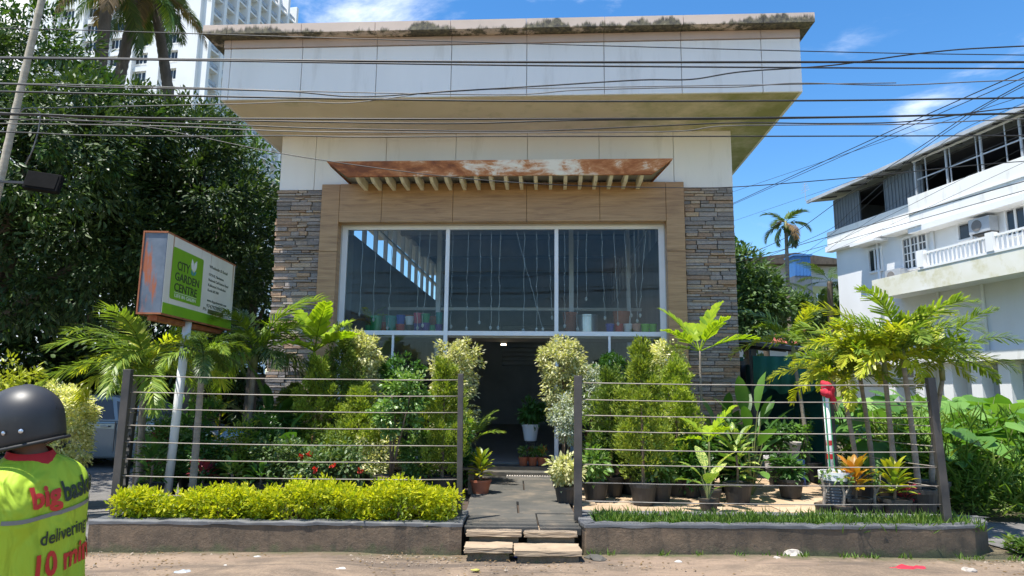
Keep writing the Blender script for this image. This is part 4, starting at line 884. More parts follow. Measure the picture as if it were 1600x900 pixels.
# --- cream variegated ficus columns
for px, Y, py0, py1, rr, lab, sd in ((560, 10.6, 517, 650, .33, 'cream variegated ficus column under the left window pane', 1), (706, 10.4, 527, 690, .40, 'cream variegated ficus column left of the doorway', 2), (880, 10.2, 529, 640, .37, 'cream variegated ficus with weeping head right of the doorway', 3), (1042, 10.4, 533, 700, .31, 'cream variegated ficus before the wood portal on the right', 4)):
    zt = hz(px, py0, Y); zb = hz(px, py1, Y); c = (zt+zb)/2
    bl = [(0, 0, zt-rr*.95, rr, rr, rr*.95), (0, 0, c-.1, rr*.9, rr*.9, (zt-zb)*.5), (.08, -.05, zb+.25, rr*.75, rr*.75, .3)]
    bushy('variegated_ficus', lab, 'potted shrub', gl(px, Y), bl, 6500, .062, .03, 'cream', 420+sd, BP(.2, .32), .025, None, .1, 170, 'cream variegated ficus shrubs', .6)
t = thing('variegated_ficus', 'clipped round cream leaved column bush beside the parked car', 'shrub', Vector((at(97, 650, 9.3).x, 9.3, 0)), 0, 'cream variegated ficus shrubs')
O('stem', MB().tube([(0, 0, -.02), (0, 0, 1.3)], [.04, .025], 7).mesh(), M['bark_brown'], t)
zt = at(97, 597, 9.3).z; crown_obj(t, 430, [(0, 0, zt-.42, .4, .4, .42), (.02, 0, zt-.8, .39, .39, .5), (0, 0, .45, .3, .3, .35)], 260, 11000, .06, .03, 'cream', .1, .6)
# --- topiary balls and lollipop ficus
for px, Y, py, rr, lab, sd in ((625, 10.8, 549, .33, 'dark green clipped topiary ball between the two left cream ficus', 1), (958, 10.9, 550, .34, 'dark green clipped topiary ball right of the doorway', 2)):
    zt = hz(px, py, Y); bushy('topiary_ball', lab, 'potted shrub', gl(px, Y), [(0, 0, zt-rr, rr, rr, rr*.85), (0, 0, zt-rr*2, rr*.8, rr*.8, rr)], 5200, .055, .028, 'topiary', 440+sd, BP(.2, .32), .03, None, .08, 150, 'topiary balls', .7)
Y = 8.9; zt = hz(627, 586, Y); bushy('lollipop_ficus', 'ficus on a bare multiple stem in a ribbed black pot behind the roses', 'potted tree', gl(612, Y), [(.12, 0, zt-.26, .36, .32, .26), (.02, 0, zt-.55, .32, .3, .24)], 2600, .06, .036, 'ficus', 445, ('black_pot', .22, .17, .3), .018, None, .11, 60, None, .45, True, 3)
# silvery shrubs
for px, Y, p0, p1, rr, lab, sd in ((884, 9.5, 618, 705, .24, 'silver leaved shrub right of the doorway beside the gate post', 1), (925, 9.9, 570, 650, .2, 'silver leaved shrub just behind the right gate post', 2)):
    a, b_ = hz(px, p0, Y), hz(px, p1, Y); bushy('silver_shrub', lab, 'potted shrub', gl(px, Y), [(0, 0, (a+b_)/2, rr, rr, (a-b_)/2)], 2600, .045, .024, 'silver', 450+sd, BP(.15, .24), .014, None, .1, 60, 'silver leaved shrubs', .4, False, 3)
bushy('variegated_shrub', 'small cream and green shrub in a black pot at the path edge', 'potted shrub', gl(884, 8.7), [(0, 0, .42, .2, .2, .17)], 900, .07, .035, 'cream', 455, BP(.14, .22), .01, None, .1, 30, None, .4, True, 3)
# croton beside the path, three small pots on the sill, white pot on a stand
BIGC = [broad_mesh(.2, .07, .7, i, .05, .3) for i in range(3)]; BIGW = [broad_mesh(.42, .19, .7, 10+i, .05, .22) for i in range(3)]; TALL = [broad_mesh(.7, .22, .45, 20+i, .04, .25) for i in range(3)]; SM = [broad_mesh(.15, .06, .8, 30+i, .05, .3) for i in range(3)]
broad_plant('croton', 'yellow green croton in a terracotta pot at the left path edge', 'potted plant', gl(752, 9.4), BIGC, 'croton_yellow', 500, ('terracotta', .14, .1, .2), None, False, hgt=(.06, .3), nleaf=44, elev=(.2, 1.35), scale=(.75, 1.05), spread=.05, cane=.42)
zs_ = .36
for i, (px, mt, k, lab) in enumerate(((818, 'ficus', 'small terracotta pot with green plant, leftmost of three on the door sill', ''), (833, 'red', 'small terracotta pot with dark foliage, middle of three on the door sill', ''), (848, 'petal_orange', 'small terracotta pot with orange flowers, rightmost of three on the door sill', ''))):
    p = at(px, 720, 11.62); bushy('flower_pot', k, 'potted plant', (p.x, 11.86, .345), [(0, 0, .25, .09, .09, .06)], 160, .05, .03, 'ficus', 510+i, ('terracotta', .085, .062, .15), .005, None, .05, 14, 'terracotta pots on the door sill', .3, True)
    if mt != 'ficus': o = crown_obj(bpy.data.objects['flower_pot' if i == 0 else f'flower_pot.{i:03d}'], 515+i, [(0, 0, .28, .07, .07, .04)], 10, 60, .035, .028, mt, .03, .5, True, 'blossom')
st = thing('plant_stand', 'dark wire plant stand inside the doorway', 'plant stand', (at(829, 700, 12.5).x, 12.6, .36))
for k in range(3): a = k*2.1; O('leg', MB().tube([(.1*math.cos(a), .1*math.sin(a), 0), (.09*math.cos(a), .09*math.sin(a), .34)], .008, 5).mesh(), M['black_metal'], st)
O('ring', MB().lathe([(.12, .33), (.12, .35), (.1, .35), (.1, .33)], 18, cap=False).mesh(), M['black_metal'], st)
bushy('potted_plant', 'leafy plant in a tapered white pot on the stand in the doorway', 'potted plant', (at(829, 700, 12.5).x, 12.6, .712), [(0, 0, .52, .2, .2, .2)], 500, .12, .05, 'broad', 520, ('white_pot', .155, .11, .3), .012, None, .12, 30, None, .3, True, 3)
# --- right yard: broad leaved plants
broad_plant('bird_of_paradise', 'tall broad leaved plant with upright green leaves by the right pillar', 'plant', gl(1172, 9.6), TALL, 'broad', 530, None, None, True, hgt=(.25, 1.15), nleaf=22, elev=(.1, 1.35), scale=(.55, .85), spread=.12)
broad_plant('bird_of_paradise', 'dark broad leaved clump between the thujas and the tall leaf plant', 'plant', gl(1130, 10.3), TALL, 'broad', 531, None, None, True, hgt=(.2, 1.0), nleaf=16, elev=(.2, 1.3), scale=(.55, .8), spread=.12)
broad_plant('variegated_plant', 'pale yellow and green leaved plant in a black pot on the pavers', 'potted plant', gl(1150, 8.9), BIGC, 'broad_yellow', 532, ('black_pot', .18, .14, .26), None, False, hgt=(.1, .65), nleaf=34, elev=(.1, 1.1), scale=(.9, 1.3), spread=.12, cane=.6)
broad_plant('elephant_ear', 'elephant ear with big glossy pale leaves in a small black pot', 'potted plant', gl(1104, 8.1), BIGW, 'broad_yellow', 533, ('black_pot', .11, .085, .18), None, True, hgt=(.12, .34), nleaf=7, elev=(.3, 1.2), scale=(.7, 1.0))
broad_plant('croton', 'orange and yellow croton behind the ribbed grey pot', 'potted plant', gl(1332, 8.0), BIGC, 'croton', 534, ('black_pot', .17, .13, .22), 'crotons by the side fence', False, hgt=(.1, .34), nleaf=40, elev=(.3, 1.35), scale=(.9, 1.25), spread=.06, cane=.42)
broad_plant('croton', 'yellow and red croton in a grey pot below the foxtail palms', 'potted plant', gl(1392, 7.95), BIGC, 'croton_yellow', 535, ('black_pot', .17, .13, .22), 'crotons by the side fence', False, hgt=(.08, .32), nleaf=40, elev=(.3, 1.3), scale=(.9, 1.25), spread=.06, cane=.4, az0=1)
broad_plant('croton', 'small red leaved plant low between the grey croton pots', 'potted plant', gl(1408, 8.1), SM, 'red', 536, ('black_pot', .12, .09, .16), 'crotons by the side fence', False, hgt=(.04, .16), nleaf=16, elev=(.3, 1.1), spread=.05, cane=.2)
for i, (px, Y, rt, h, lab) in enumerate(((1282, 7.98, .1, .15, 'small black pot with a bare cut stem, left of the ribbed pot'), (1360, 7.96, .1, .16, 'black pot with a forked woody stem between the crotons'), (1312, 7.9, .1, .14, 'small black pot with a cut stump right of the ribbed pot'))):
    t = thing('stump_pot', lab, 'potted plant', gl(px, Y), 0, 'pots with cut stems'); pot(t, 'black_pot', rt, rt*.8, h)
    O('stem', MB().tube([(0, 0, h*.8), (.02, 0, h+.14), (-.01, 0, h+.28)], [.02, .016, .012], 7).mesh(), M['bark_pale'], t); O('stem', MB().tube([(.018, 0, h+.1), (.08, 0, h+.2), (.1, .01, h+.34)], [.013, .011, .008], 6).mesh(), M['bark_pale'], t)
    crown_obj(t, 540+i, [(0, 0, h+.3, .1, .1, .08)], 8, 40, .07, .03, 'ficus', .05, .4, True)
t = thing('ribbed_pot', 'large dark grey ribbed pot with a white rim beside the striped pole', 'pot', gl(1303, 8.1)); prof = [(.1, 0)]
for k in range(11): z = .02+k*.034; r0 = .12+.05*k/10; prof += [(r0, z), (r0+.009, z+.017)]
O('body', MB().lathe(prof+[(.172, .40)], 28).mesh(), M['grey_pot'], t); O('rim', MB().lathe([(.173, .40), (.187, .405), (.19, .5), (.165, .5), (.16, .44)], 28).mesh(smooth=False), M['white_pot'], t); O('soil', MB().lathe([(.158, .44), (.158, .452)], 20).mesh(), M['soil'], t)
# more black pots round the right yard
for i, (px, Y, h, lab, mt) in enumerate(((930, 9.0, .45, 'bushy green plant in a black pot behind the right gate post', 'ficus'), (1028, 8.9, .42, 'leafy plant in a black pot between the two slim thujas', 'ficus'), (1232, 9.4, .3, 'low leafy plant at the paver edge before the shade shed', 'broad'), (1214, 10.6, .8, 'dark leafy plant under the green shade net', 'broad'), (1250, 11.2, .9, 'tall dark leafy plant at the back of the shade shed', 'broad'), (1085, 9.9, .6, 'green leafy shrub behind the right end thuja', 'ficus'))):
    bushy('potted_plant', lab, 'potted plant', gl(px, Y), [(0, 0, .25+h*.5, .2, .2, h*.45)], 420, .1, .045, mt, 560+i, BP(.17, .25), .01, None, .12, 24, 'leafy plants in black pots', .3, True, 2)
for i, (px, Y, z, mt, rt, h, lab) in enumerate(((1231, 10.9, .58, 'beige_pot', .2, .26, 'round beige bowl pot on the blue crate under the shade net'), (1208, 11.1, .2, 'white_pot', .15, .4, 'white pot on the ground left of the blue crate under the shade net'))):
    t = thing('empty_pot', lab, 'pot', gl(px, Y, ZY+z-.2)); pot(t, mt, rt, rt*.72, h)
t = thing('crate', 'blue plastic crate under the shade net', 'crate', gl(1228, 10.9)); b = MB(); w = .2; hh = .36
for x0, x1, y0, y1 in ((-w, w, -.2, -.18), (-w, w, .18, .2), (-w, -w+.02, -.18, .18), (w-.02, w, -.18, .18)): O('side', boxm(x0, x1, y0, y1, .0, hh), M['pot_crate'], t)
O('lid', boxm(-w, w, -.2, .2, hh, hh+.018), M['pot_crate'], t); O('base', boxm(-w+.02, w-.02, -.18, .18, .0, .02), M['pot_blue'], t)

# --- left yard
ROS = ((455, 8.4, .5, 'rose bush with grey green leaves near the middle of the hedge'), (500, 8.2, .42, 'rose bush with a red bloom behind the hedge'), (545, 8.3, .48, 'rose bush with scattered red blooms left of the lollipop ficus'), (425, 8.7, .55, 'thin rose bush left of the other roses'))
for i, (px, Y, h, lab) in enumerate(ROS):
    t = bushy('rose_bush', lab, 'shrub', gl(px, Y), [(0, 0, .3+h*.45, .27, .22, h*.45)], 800, .055, .032, 'rose', 600+i, BP(.16, .24), .008, None, .12, 44, 'rose bushes behind the hedge', .25, True, 5)
    r_ = rng(620+i)
    for k in range((1, 2, 2, 0)[i]):
        o = crown_obj(t, 630+i*7+k, [(0, 0, 0, .022, .022, .018)], 4, 26, .03, .028, ('petal_red', 'petal_red', 'petal_peach', 'petal_red')[k % 4], .012, .5, True, 'bloom'); o.location = (r_.uniform(-.2, .2), -.2+r_.normal()*.04, .35+r_.uniform(.1, h*.7))
t = thing('fan_fern', 'small bright fern standing above the roses', 'potted plant', gl(531, 8.8)); pot(t, *BP(.13, .4))
for k in range(12):
    o = bpy.data.objects.new('frond', SMALLP[k % 3]); COL.objects.link(o); o.parent = t; o.location = (0, 0, .38); o.rotation_euler = Euler((0, -.75+.25*(k % 2), k*.53)); o.scale = (.55,)*3
lf = [(250, 9.0, 'red', SM, .75, 'dark red leaved plant right of the left corner post'), (300, 9.3, 'broad', BIGC, 1.0, 'green leafy plant just right of the sign pole'), (345, 9.1, 'red', SM, .5, 'reddish low plant behind the fence right of the sign pole'), (340, 10.2, 'croton_yellow', BIGC, 1.15, 'yellow spotted leafy plant behind the sign pole'), (390, 9.2, 'broad', BIGC, .8, 'green leafy plant behind the left fence middle'), (418, 10.2, 'broad', TALL, 1.1, 'tall strap leaved plant before the left stone pillar'), (436, 9.4, 'broad', BIGW, .75, 'big round leaved plant at the foot of the left pillar'), (275, 10.5, 'broad', BIGC, 1.35, 'shaded leafy plant behind the sign pole base'), (365, 8.5, 'broad_yellow', SM, .45, 'small pale leaved plant close behind the hedge'), (655, 9.9, 'broad', BIGC, .85, 'leafy plant between the lollipop ficus and slim thuja'), (590, 9.9, 'broad', BIGC, .9, 'leafy plant behind the lollipop ficus stems'), (320, 8.5, 'red', SM, .42, 'low red leaved plant in front of the sign pole'), (410, 8.4, 'broad', SM, .4, 'small green plant left of the roses'), (240, 8.4, 'broad', BIGC, .65, 'leafy plant inside the left corner of the fence')]
for i, (px, Y, mt, lv, h, lab) in enumerate(lf):
    broad_plant('leafy_plant', lab, 'potted plant', gl(px, Y), lv, mt, 650+i, BP(.15, .24), 'leafy plants behind the left fence', lv is BIGW, hgt=(.08, h-.2), nleaf=8 if lv is TALL else 9 if lv is BIGW else 24, elev=(.15, 1.25), scale=(.8, 1.2), spread=.09, cane=None if lv is BIGW else max(.35, h-.1))
fl_ = [(262, 8.9, .95, .3, 'ficus', .06, .03, 'bushy light green shrub between the corner post and the sign pole'), (330, 8.8, .8, .3, 'topiary', .055, .028, 'dark bushy shrub close right of the sign pole'), (372, 8.9, 1.0, .28, 'thuja', .08, .022, 'feathery yellow green shrub below the palm behind the sign'), (405, 9.3, 1.1, .3, 'topiary', .06, .03, 'dark glossy shrub left of the tallest thuja'), (475, 9.2, .75, .3, 'ficus', .055, .03, 'low light green shrub behind the roses'), (520, 9.3, .9, .32, 'thuja_dark', .07, .02, 'dense feathery shrub between the two left thujas'), (588, 9.5, 1.0, .28, 'cream', .055, .028, 'pale variegated shrub behind the lollipop ficus'), (650, 9.3, .85, .27, 'ficus', .06, .032, 'light green shrub left of the slim thuja'), (712, 9.7, 1.15, .24, 'topiary', .055, .028, 'dark shrub under the cream ficus left of the doorway'), (300, 9.9, 1.35, .36, 'broad', .12, .045, 'tall leafy shrub in shade behind the sign pole'), (245, 9.6, 1.2, .34, 'topiary', .07, .035, 'shaded dark shrub behind the left side fence'), (440, 9.9, 1.2, .3, 'broad', .11, .04, 'leafy shrub right beside the left stone pillar'), (940, 9.6, .95, .28, 'topiary', .055, .028, 'dark shrub below the topiary ball right of the doorway'), (985, 9.6, 1.0, .27, 'thuja_dark', .07, .02, 'feathery shrub filling the gap between the right thujas'), (1030, 9.6, 1.1, .28, 'ficus', .055, .03, 'light shrub below the cream ficus on the right'), (1080, 9.4, .95, .28, 'broad', .11, .04, 'leafy shrub at the foot of the right young palm'), (1140, 9.9, 1.05, .3, 'broad', .14, .05, 'dense leafy shrub under the tall leaf plant')]
for i, (px, Y, h, w, mt, L, Wd, lab) in enumerate(fl_):
    bushy('garden_shrub', lab, 'shrub', gl(px, Y), [(0, 0, h*.62, w, w, h*.4), (.05, -.08, h*.35, w*.9, w*.9, h*.3)], int(2600*(.06/L)**1.1), L, Wd, mt, 680+i, BP(.17, .26), .012, None, .11, 70, 'shrubs filling the beds behind the fences', .35, L > .1, 4)
# wooden bench with pots behind the left fence
t = thing('plant_bench', 'low wooden bench for pots behind the lollipop ficus', 'bench', gl(665, 9.6))
for i in range(3): O('slat', boxm(-.75, .75, -.2+i*.14, -.08+i*.14, .32, .35), M['bark_brown'], t)
for x in (-.65, .65): O('leg', boxm(x-.04, x+.04, -.18, .2, 0, .318), M['bark_brown'], t)

# --- pots on the window ledge
ZL = 2.648
def ledge_pot(px, w, h, mt, lab, dep=.38, kind='ledge_pot'):
    t = thing(kind, lab, 'pot', P0+BD*u_(px, 505, -dep)+BIN*dep+Vector((0, 0, ZL)), 0, 'pots on the shop window ledge')
    pot(t, mt, w*.66, w*.5, h*1.3); return t
for px, w, h, mt, lab, dep in ((588, .17, .25, 'pot_green', 'green pot beside the orange palm on the window ledge', .36), (600, .1, .17, 'pot_red', 'dull red pot right of the first green pot on the ledge', .5), (611, .16, .25, 'pot_teal', 'flared green planter on the left window ledge', .36),
      (626, .13, .13, 'pot_red', 'red pot under a blue one on the left window ledge', .34), (640, .12, .12, 'pot_black', 'dark pot right of the red and blue stack', .34), (653, .12, .14, 'pot_purple', 'purple pot under a pink one on the window ledge', .34), (665, .13, .15, 'pot_purple', 'purple pot under a green one on the window ledge', .34), (676, .09, .12, 'pot_green', 'small green pot near the left mullion', .36), (686, .11, .13, 'pot_purple', 'purple pot under a teal one beside the left mullion', .34),
      (953, .12, .15, 'pot_blue', 'blue pot leftmost in the row of six on the right ledge', .34), (967, .12, .15, 'pot_red', 'red pot in the row of six on the right ledge', .34), (981, .12, .15, 'white_pot', 'white pot in the row of six on the right ledge', .34), (994, .12, .15, 'pot_salmon', 'salmon pot in the row of six on the right ledge', .34), (1008, .12, .15, 'pot_lime', 'lime pot next to the salmon one on the right ledge', .34), (1020, .11, .15, 'pot_lime', 'lime pot at the right end of the window ledge', .34),
      (891, .21, .34, 'terracotta', 'tall terracotta pot left of the steel drum', .7), (971, .24, .36, 'terracotta', 'terracotta pot right of the steel drum', .75), (637, .26, .3, 'terracotta', 'terracotta pot behind the coloured pots on the left ledge', .85), (678, .24, .28, 'terracotta', 'terracotta pot near the left mullion at the back of the ledge', .85)):
    ledge_pot(px, w, h, mt, lab, dep)
for px, z, w, h, mt, lab in ((626, .131, .13, .13, 'pot_blue', 'blue pot stacked on the red one on the window ledge'), (653, .141, .13, .15, 'pot_pink', 'pink red pot stacked on a purple one on the ledge'), (665, .151, .13, .13, 'pot_green', 'green pot stacked on a purple one on the ledge'), (686, .131, .1, .17, 'pot_teal', 'teal cup stacked beside the left mullion'), (640, .121, .13, .12, 'white_pot', 'white rimmed pot stacked on the dark pot on the ledge')):
    t = ledge_pot(px, w, h, mt, lab, .34); t.location.z += z*1.3
t = thing('steel_drum', 'shiny steel drum planter on the right window ledge', 'drum', P0+BD*u_(917, 500, -.5)+BIN*.5+Vector((0, 0, ZL)))
O('body', MB().lathe([(.2, 0), (.2, .02), (.195, .03), (.195, .33), (.2, .34), (.2, .37), (.185, .37), (.185, .2)], 30).mesh(), M['steel'], t); O('inner_lining', MB().lathe([(.18, .21), (.18, .22)], 24).mesh(), M['dark_wall'], t)
# goods inside: dim shelves on the shop floor and on the loft edge
for i, (u, d, n) in enumerate(((-2.3, 3.2, 4), (2.0, 3.4, 4))):
    t = thing('display_rack', ('dark display rack of pots behind the left lower window', 'dark display rack of pots behind the right lower window')[i], 'rack', P0+BD*u+BIN*d+Vector((0, 0, .36)), -YB)
    for x in (-.7, .7): O('upright', boxm(x-.02, x+.02, -.2, .2, 0, 1.7), M['black_metal'], t)
    for k in range(n): O('shelf', boxm(-.679, .679, -.2, .2, .15+k*.45, .175+k*.45), M['weave'], t)
    for k in range(n):
        for j in range(3):
            q = thing('rack_pot', f'{("terracotta", "white", "green")[j]} pot on the {("bottom", "second", "third", "top")[k]} shelf of the {("left", "right")[i]} rack inside', 'pot', P0+BD*(u-.45+j*.45)+BIN*(d-.02)+Vector((0, 0, .36+.178+k*.45)), 0, 'pots on the racks inside'); pot(q, ('terracotta', 'white_pot', 'pot_green')[j], .1, .075, .2)
#@@BACKGROUND
# ------------------------------------------------------------------ shop sign on its pole
X0 = -3.93; YA, YC = 7.62, 9.75
sa = at(262, 361, YA); zt0 = sa.z; zb0 = at(249, 491, YA).z; SH = zt0-zb0; SL = YC-YA
sg = thing('shop_sign', 'rust streaked white and green box sign on a leaning white pole', 'sign', (sa.x, YA, zb0), rad(90)-rad(-2.0))
# sign space: x along the face (away from the street), y into the box, z up; face at y = 0 looks to +X of the world
TH = .27
def m_signmetal():
    m, nt, b = nodes('sign_metal_rusty'); v = coords(nt, 'Object', (1, 1, .18)); f = noise(nt, v, 7, 6, .65); s = nt.nodes.new('ShaderNodeSeparateXYZ'); nt.links.new(coords(nt, 'Object'), s.inputs[0])
    k = N_(nt, 'ShaderNodeMapRange', {0: f, 1: .55, 2: .64}).outputs[0]; base = ramp(nt, noise(nt, coords(nt, 'Object'), 3, 5, .6), [(.35, (.15, .18, .22)), (.7, (.06, .085, .12))])
    nt.links.new(mixc(nt, k, base, (.33, .1, .04)), b.inputs['Base Color']); b.inputs['Metallic'].default_value = .1; b.inputs['Roughness'].default_value = .5; return m
def m_signface():
    m, nt, b = nodes('sign_face_streaked'); v = coords(nt, 'Object', (1, 1, .02)); f = noise(nt, v, 9, 3, .6)
    k = N_(nt, 'ShaderNodeMapRange', {0: f, 1: .635, 2: .66, 3: 0, 4: .8}).outputs[0]; base = ramp(nt, noise(nt, coords(nt, 'Object'), 2, 5, .6), [(.3, (.78, .75, .68)), (.7, (.66, .62, .54))])
    nt.links.new(mixc(nt, k, base, (.34, .17, .08)), b.inputs['Base Color']); b.inputs['Roughness'].default_value = .55; return m
M['sign_face'] = m_signface(); M['sign_metal'] = m_signmetal(); M['rust_edge'] = mat('rust_edge', (.25, .07, .03), (.36, .14, .06), 9, .8)
M['sign_green'] = mat('sign_green', (.2, .42, .012), (.16, .36, .01), 2.5, .55, spots=((.12, .2, .03), 5, .66, .85)); M['ink'] = mat('sign_ink', (.025, .045, .02), (.035, .055, .03), 5, .6); M['ink_white'] = mat('sign_white', (.75, .76, .7), (.7, .7, .65), 5, .6); M['ink_blue'] = mat('sign_teal', (.06, .3, .32), (.05, .25, .3), 5, .6)
O('body', boxm(.012, SL-.012, .004, TH-.004, .012, SH-.012), M['sign_metal'], sg)
O('face', boxm(.02, SL-.02, -.004, .003, .02, SH-.02), M['sign_face'], sg)
eb = MB()
for z in (0, SH-.02): eb.box(0, SL, -.008, .012, z, z+.02).box(0, SL, TH-.012, TH+.004, z, z+.02).box(0, .014, .013, TH-.013, z, z+.02).box(SL-.014, SL, .013, TH-.013, z, z+.02)
for x in (0, SL-.014): eb.box(x, x+.014, TH-.012, TH+.004, .021, SH-.021)
eb.box(.014, SL-.014, .013, TH-.013, SH-.008, SH-.001)
O('edge_frame', eb.mesh(), M['rust_edge'], sg)
def rrect(x0, x1, z0, z1, r, y0, y1, n=5):
    p = []
    for cx, cz, a0 in ((x1-r, z1-r, 0), (x0+r, z1-r, 90), (x0+r, z0+r, 180), (x1-r, z0+r, 270)):
        for k in range(n+1): a = rad(a0+90*k/n); p.append((cx+r*math.cos(a), cz+r*math.sin(a)))
    return fix(MB().prism(p[::-1], y0, y1).mesh())
O('bottom_stripe', boxm(.022, SL-.022, -.008, -.0045, .02, .145), M['sign_green'], sg)
gx0, gx1 = .17, 1.02
lg = O('logo_board', rrect(gx0, gx1, .21, .83, .03, -.008, -.0045), M['sign_green'], sg)
def text(s, size, x, z, mt, parent, y=-.0095, align='LEFT', name='lettering', sx=1.0, bold=.0, width=None):
    c = bpy.data.curves.new('t', 'FONT'); c.body = s; c.size = size; c.align_x = align; c.extrude = .0012; c.offset = bold; c.resolution_u = 2
    o = bpy.data.objects.new('tmp', c); COL.objects.link(o); dg = bpy.context.evaluated_depsgraph_get(); me = bpy.data.meshes.new_from_object(o.evaluated_get(dg)); bpy.data.objects.remove(o)
    if width:
        xs = [v.co.x for v in me.vertices]; sx = width/(max(xs)-min(xs)); x -= min(xs)*sx if align == 'LEFT' else 0
    for v in me.vertices: v.co = Vector((v.co.x*sx+x, y-v.co.z, v.co.y+z))
    me.materials.clear(); return O(name, me, M[mt], parent)
text('CITY', .155, gx0+.13, .575, 'ink', lg, width=.33, bold=.002); text('GARDEN', .14, gx0+.09, .445, 'ink', lg, width=.67, bold=.002); text('CENTRE', .14, gx0+.09, .315, 'ink', lg, width=.63, bold=.002)
O('underline', boxm(gx0+.1, gx0+.72, -.0105, -.0085, .296, .301), M['ink_white'], lg); text('LIFE IN GREEN', .06, gx0+.12, .242, 'ink_white', lg, width=.58)
def leafp(cx, cz, a, L, w, mt):
    p = [(0, 0), (-w*.5, L*.35), (-w*.48, L*.65), (0, L), (w*.35, L*.6), (w*.3, L*.3)]; ca, sa_ = math.cos(a), math.sin(a)
    O('emblem_leaf', fix(MB().prism([(cx+x*ca-z*sa_, cz+x*sa_+z*ca) for x, z in p], -.0115, -.009).mesh()), M[mt], lg)
leafp(gx0+.565, .615, .32, .17, .09, 'ink_white'); leafp(gx0+.585, .615, -.38, .17, .09, 'ink_white'); leafp(gx0+.57, .575, .9, .09, .05, 'ink_blue'); leafp(gx0+.58, .575, -.9, .09, .05, 'ink_blue')
tx = 1.22
for s, sz, z, w, mt in (('Wholesale & Retail', .06, .765, .62, 'ink'), ('17/724 B1, Palarivattom', .05, .66, .5, 'ink'), ('National Civil Station Road', .05, .59, .68, 'ink'), ('Kakkanad, Ernakulam', .05, .52, .6, 'ink'), ('Kochi 682 030', .05, .45, .36, 'ink'), ('www.citygardencentre.com', .05, .315, .66, 'ink'), ('9747977997', .07, .232, .5, 'ink'), ('Ph', .06, .185, .1, 'ink')):
    text(s, sz, tx if s != 'Ph' else 1.12, z, mt, sg, y=-.0055, width=w)
O('painted_out_patch', boxm(1.27, 1.8, -.0068, -.0045, .158, .215), mat('patch_dark', (.1, .11, .035), (.13, .13, .04), 6, .7), sg)
sp0 = Vector((X0-.12, 8.55, 0)); pt_ = at(292, 512, 8.5); pb_ = at(264, 750, 8.5)
inv = (Matrix.Translation(sg.location) @ sg.rotation_euler.to_matrix().to_4x4()).inverted()
dirp = (pb_-pt_).normalized(); a = pt_-dirp*.12; b_ = pt_+dirp*((pt_.z-ZY+.05)/-dirp.z)
O('pole', MB().tube([inv @ a, inv @ b_], .052, 12).mesh(smooth=True), M['white_pot'], sg)
q = inv @ pt_; O('cross_bar', boxm(.1, SL-.1, TH*.3, TH*.7, -.06, -.001), M['rust_edge'], sg)

# ------------------------------------------------------------------ rider on a scooter at the near left
ra = rad(166-90); seat = Vector((-1.825, 2.72, .735))
rd = thing('person', 'scooter rider seen from behind in a black helmet and lime delivery vest', 'person', seat)
rd.rotation_euler = Euler((rad(8), rad(-7), ra), 'XYZ')
M['vest'] = mat('lime_vest', (.4, .56, .03), (.34, .49, .02), 2.2, .8, .8, .05, space='Object', stretch=(1, 1, .35)); M['skin'] = mat('brown_skin', (.2, .1, .06), (.17, .085, .05), 6, .55); M['helmet'] = mat('helmet_black', (.022, .022, .024), (.034, .034, .034), 5, .45, spots=((.06, .055, .05), 9, .6, .8)); M['trousers'] = mat('dark_trousers', (.03, .035, .05), (.04, .045, .06), 6, .85); M['red_shirt'] = mat('red_shirt', (.5, .02, .03), (.4, .015, .02), 6, .8, .2); M['grey_band'] = mat('reflective_grey', (.2, .22, .22), (.16, .17, .17), 6, .4); M['text_red'] = mat('text_red', (.6, .03, .02), (.5, .03, .02), 6, .6); M['text_black'] = mat('text_black', (.02, .035, .02), (.03, .04, .02), 6, .6)
def m_vest():
    m, nt, b = nodes('lime_vest_cloth'); v = coords(nt, 'Object', (1, 1, .5)); f = noise(nt, v, 3, 3, .5)
    nt.links.new(ramp(nt, f, [(.3, (.42, .57, .03)), (.7, (.34, .49, .02))]), b.inputs['Base Color']); b.inputs['Roughness'].default_value = .7
    w = N_(nt, 'ShaderNodeTexNoise', {'Vector': coords(nt, 'Object', (1, 1, .45)), 'Scale': 9.0, 'Detail': 1.5, 'Roughness': .4, 'Distortion': 1.6}).outputs['Fac']
    bump(nt, b, w, .9, .05); return m
M['vest'] = m_vest()
def skin(name, verts, edges, radii, mt, parent, sub=2):
    me = bpy.data.meshes.new('m'); me.from_pydata(verts, edges, []); o = O(name, me, mt, parent); sk = o.modifiers.new('skin', 'SKIN'); sk.use_smooth_shade = True
    for i, v in enumerate(me.skin_vertices[0].data):
        rr = radii[i]; v.radius = rr if hasattr(rr, '__len__') else (rr, rr)
    me.skin_vertices[0].data[0].use_root = True; s = o.modifiers.new('sub', 'SUBSURF'); s.levels = sub; s.render_levels = sub; return o
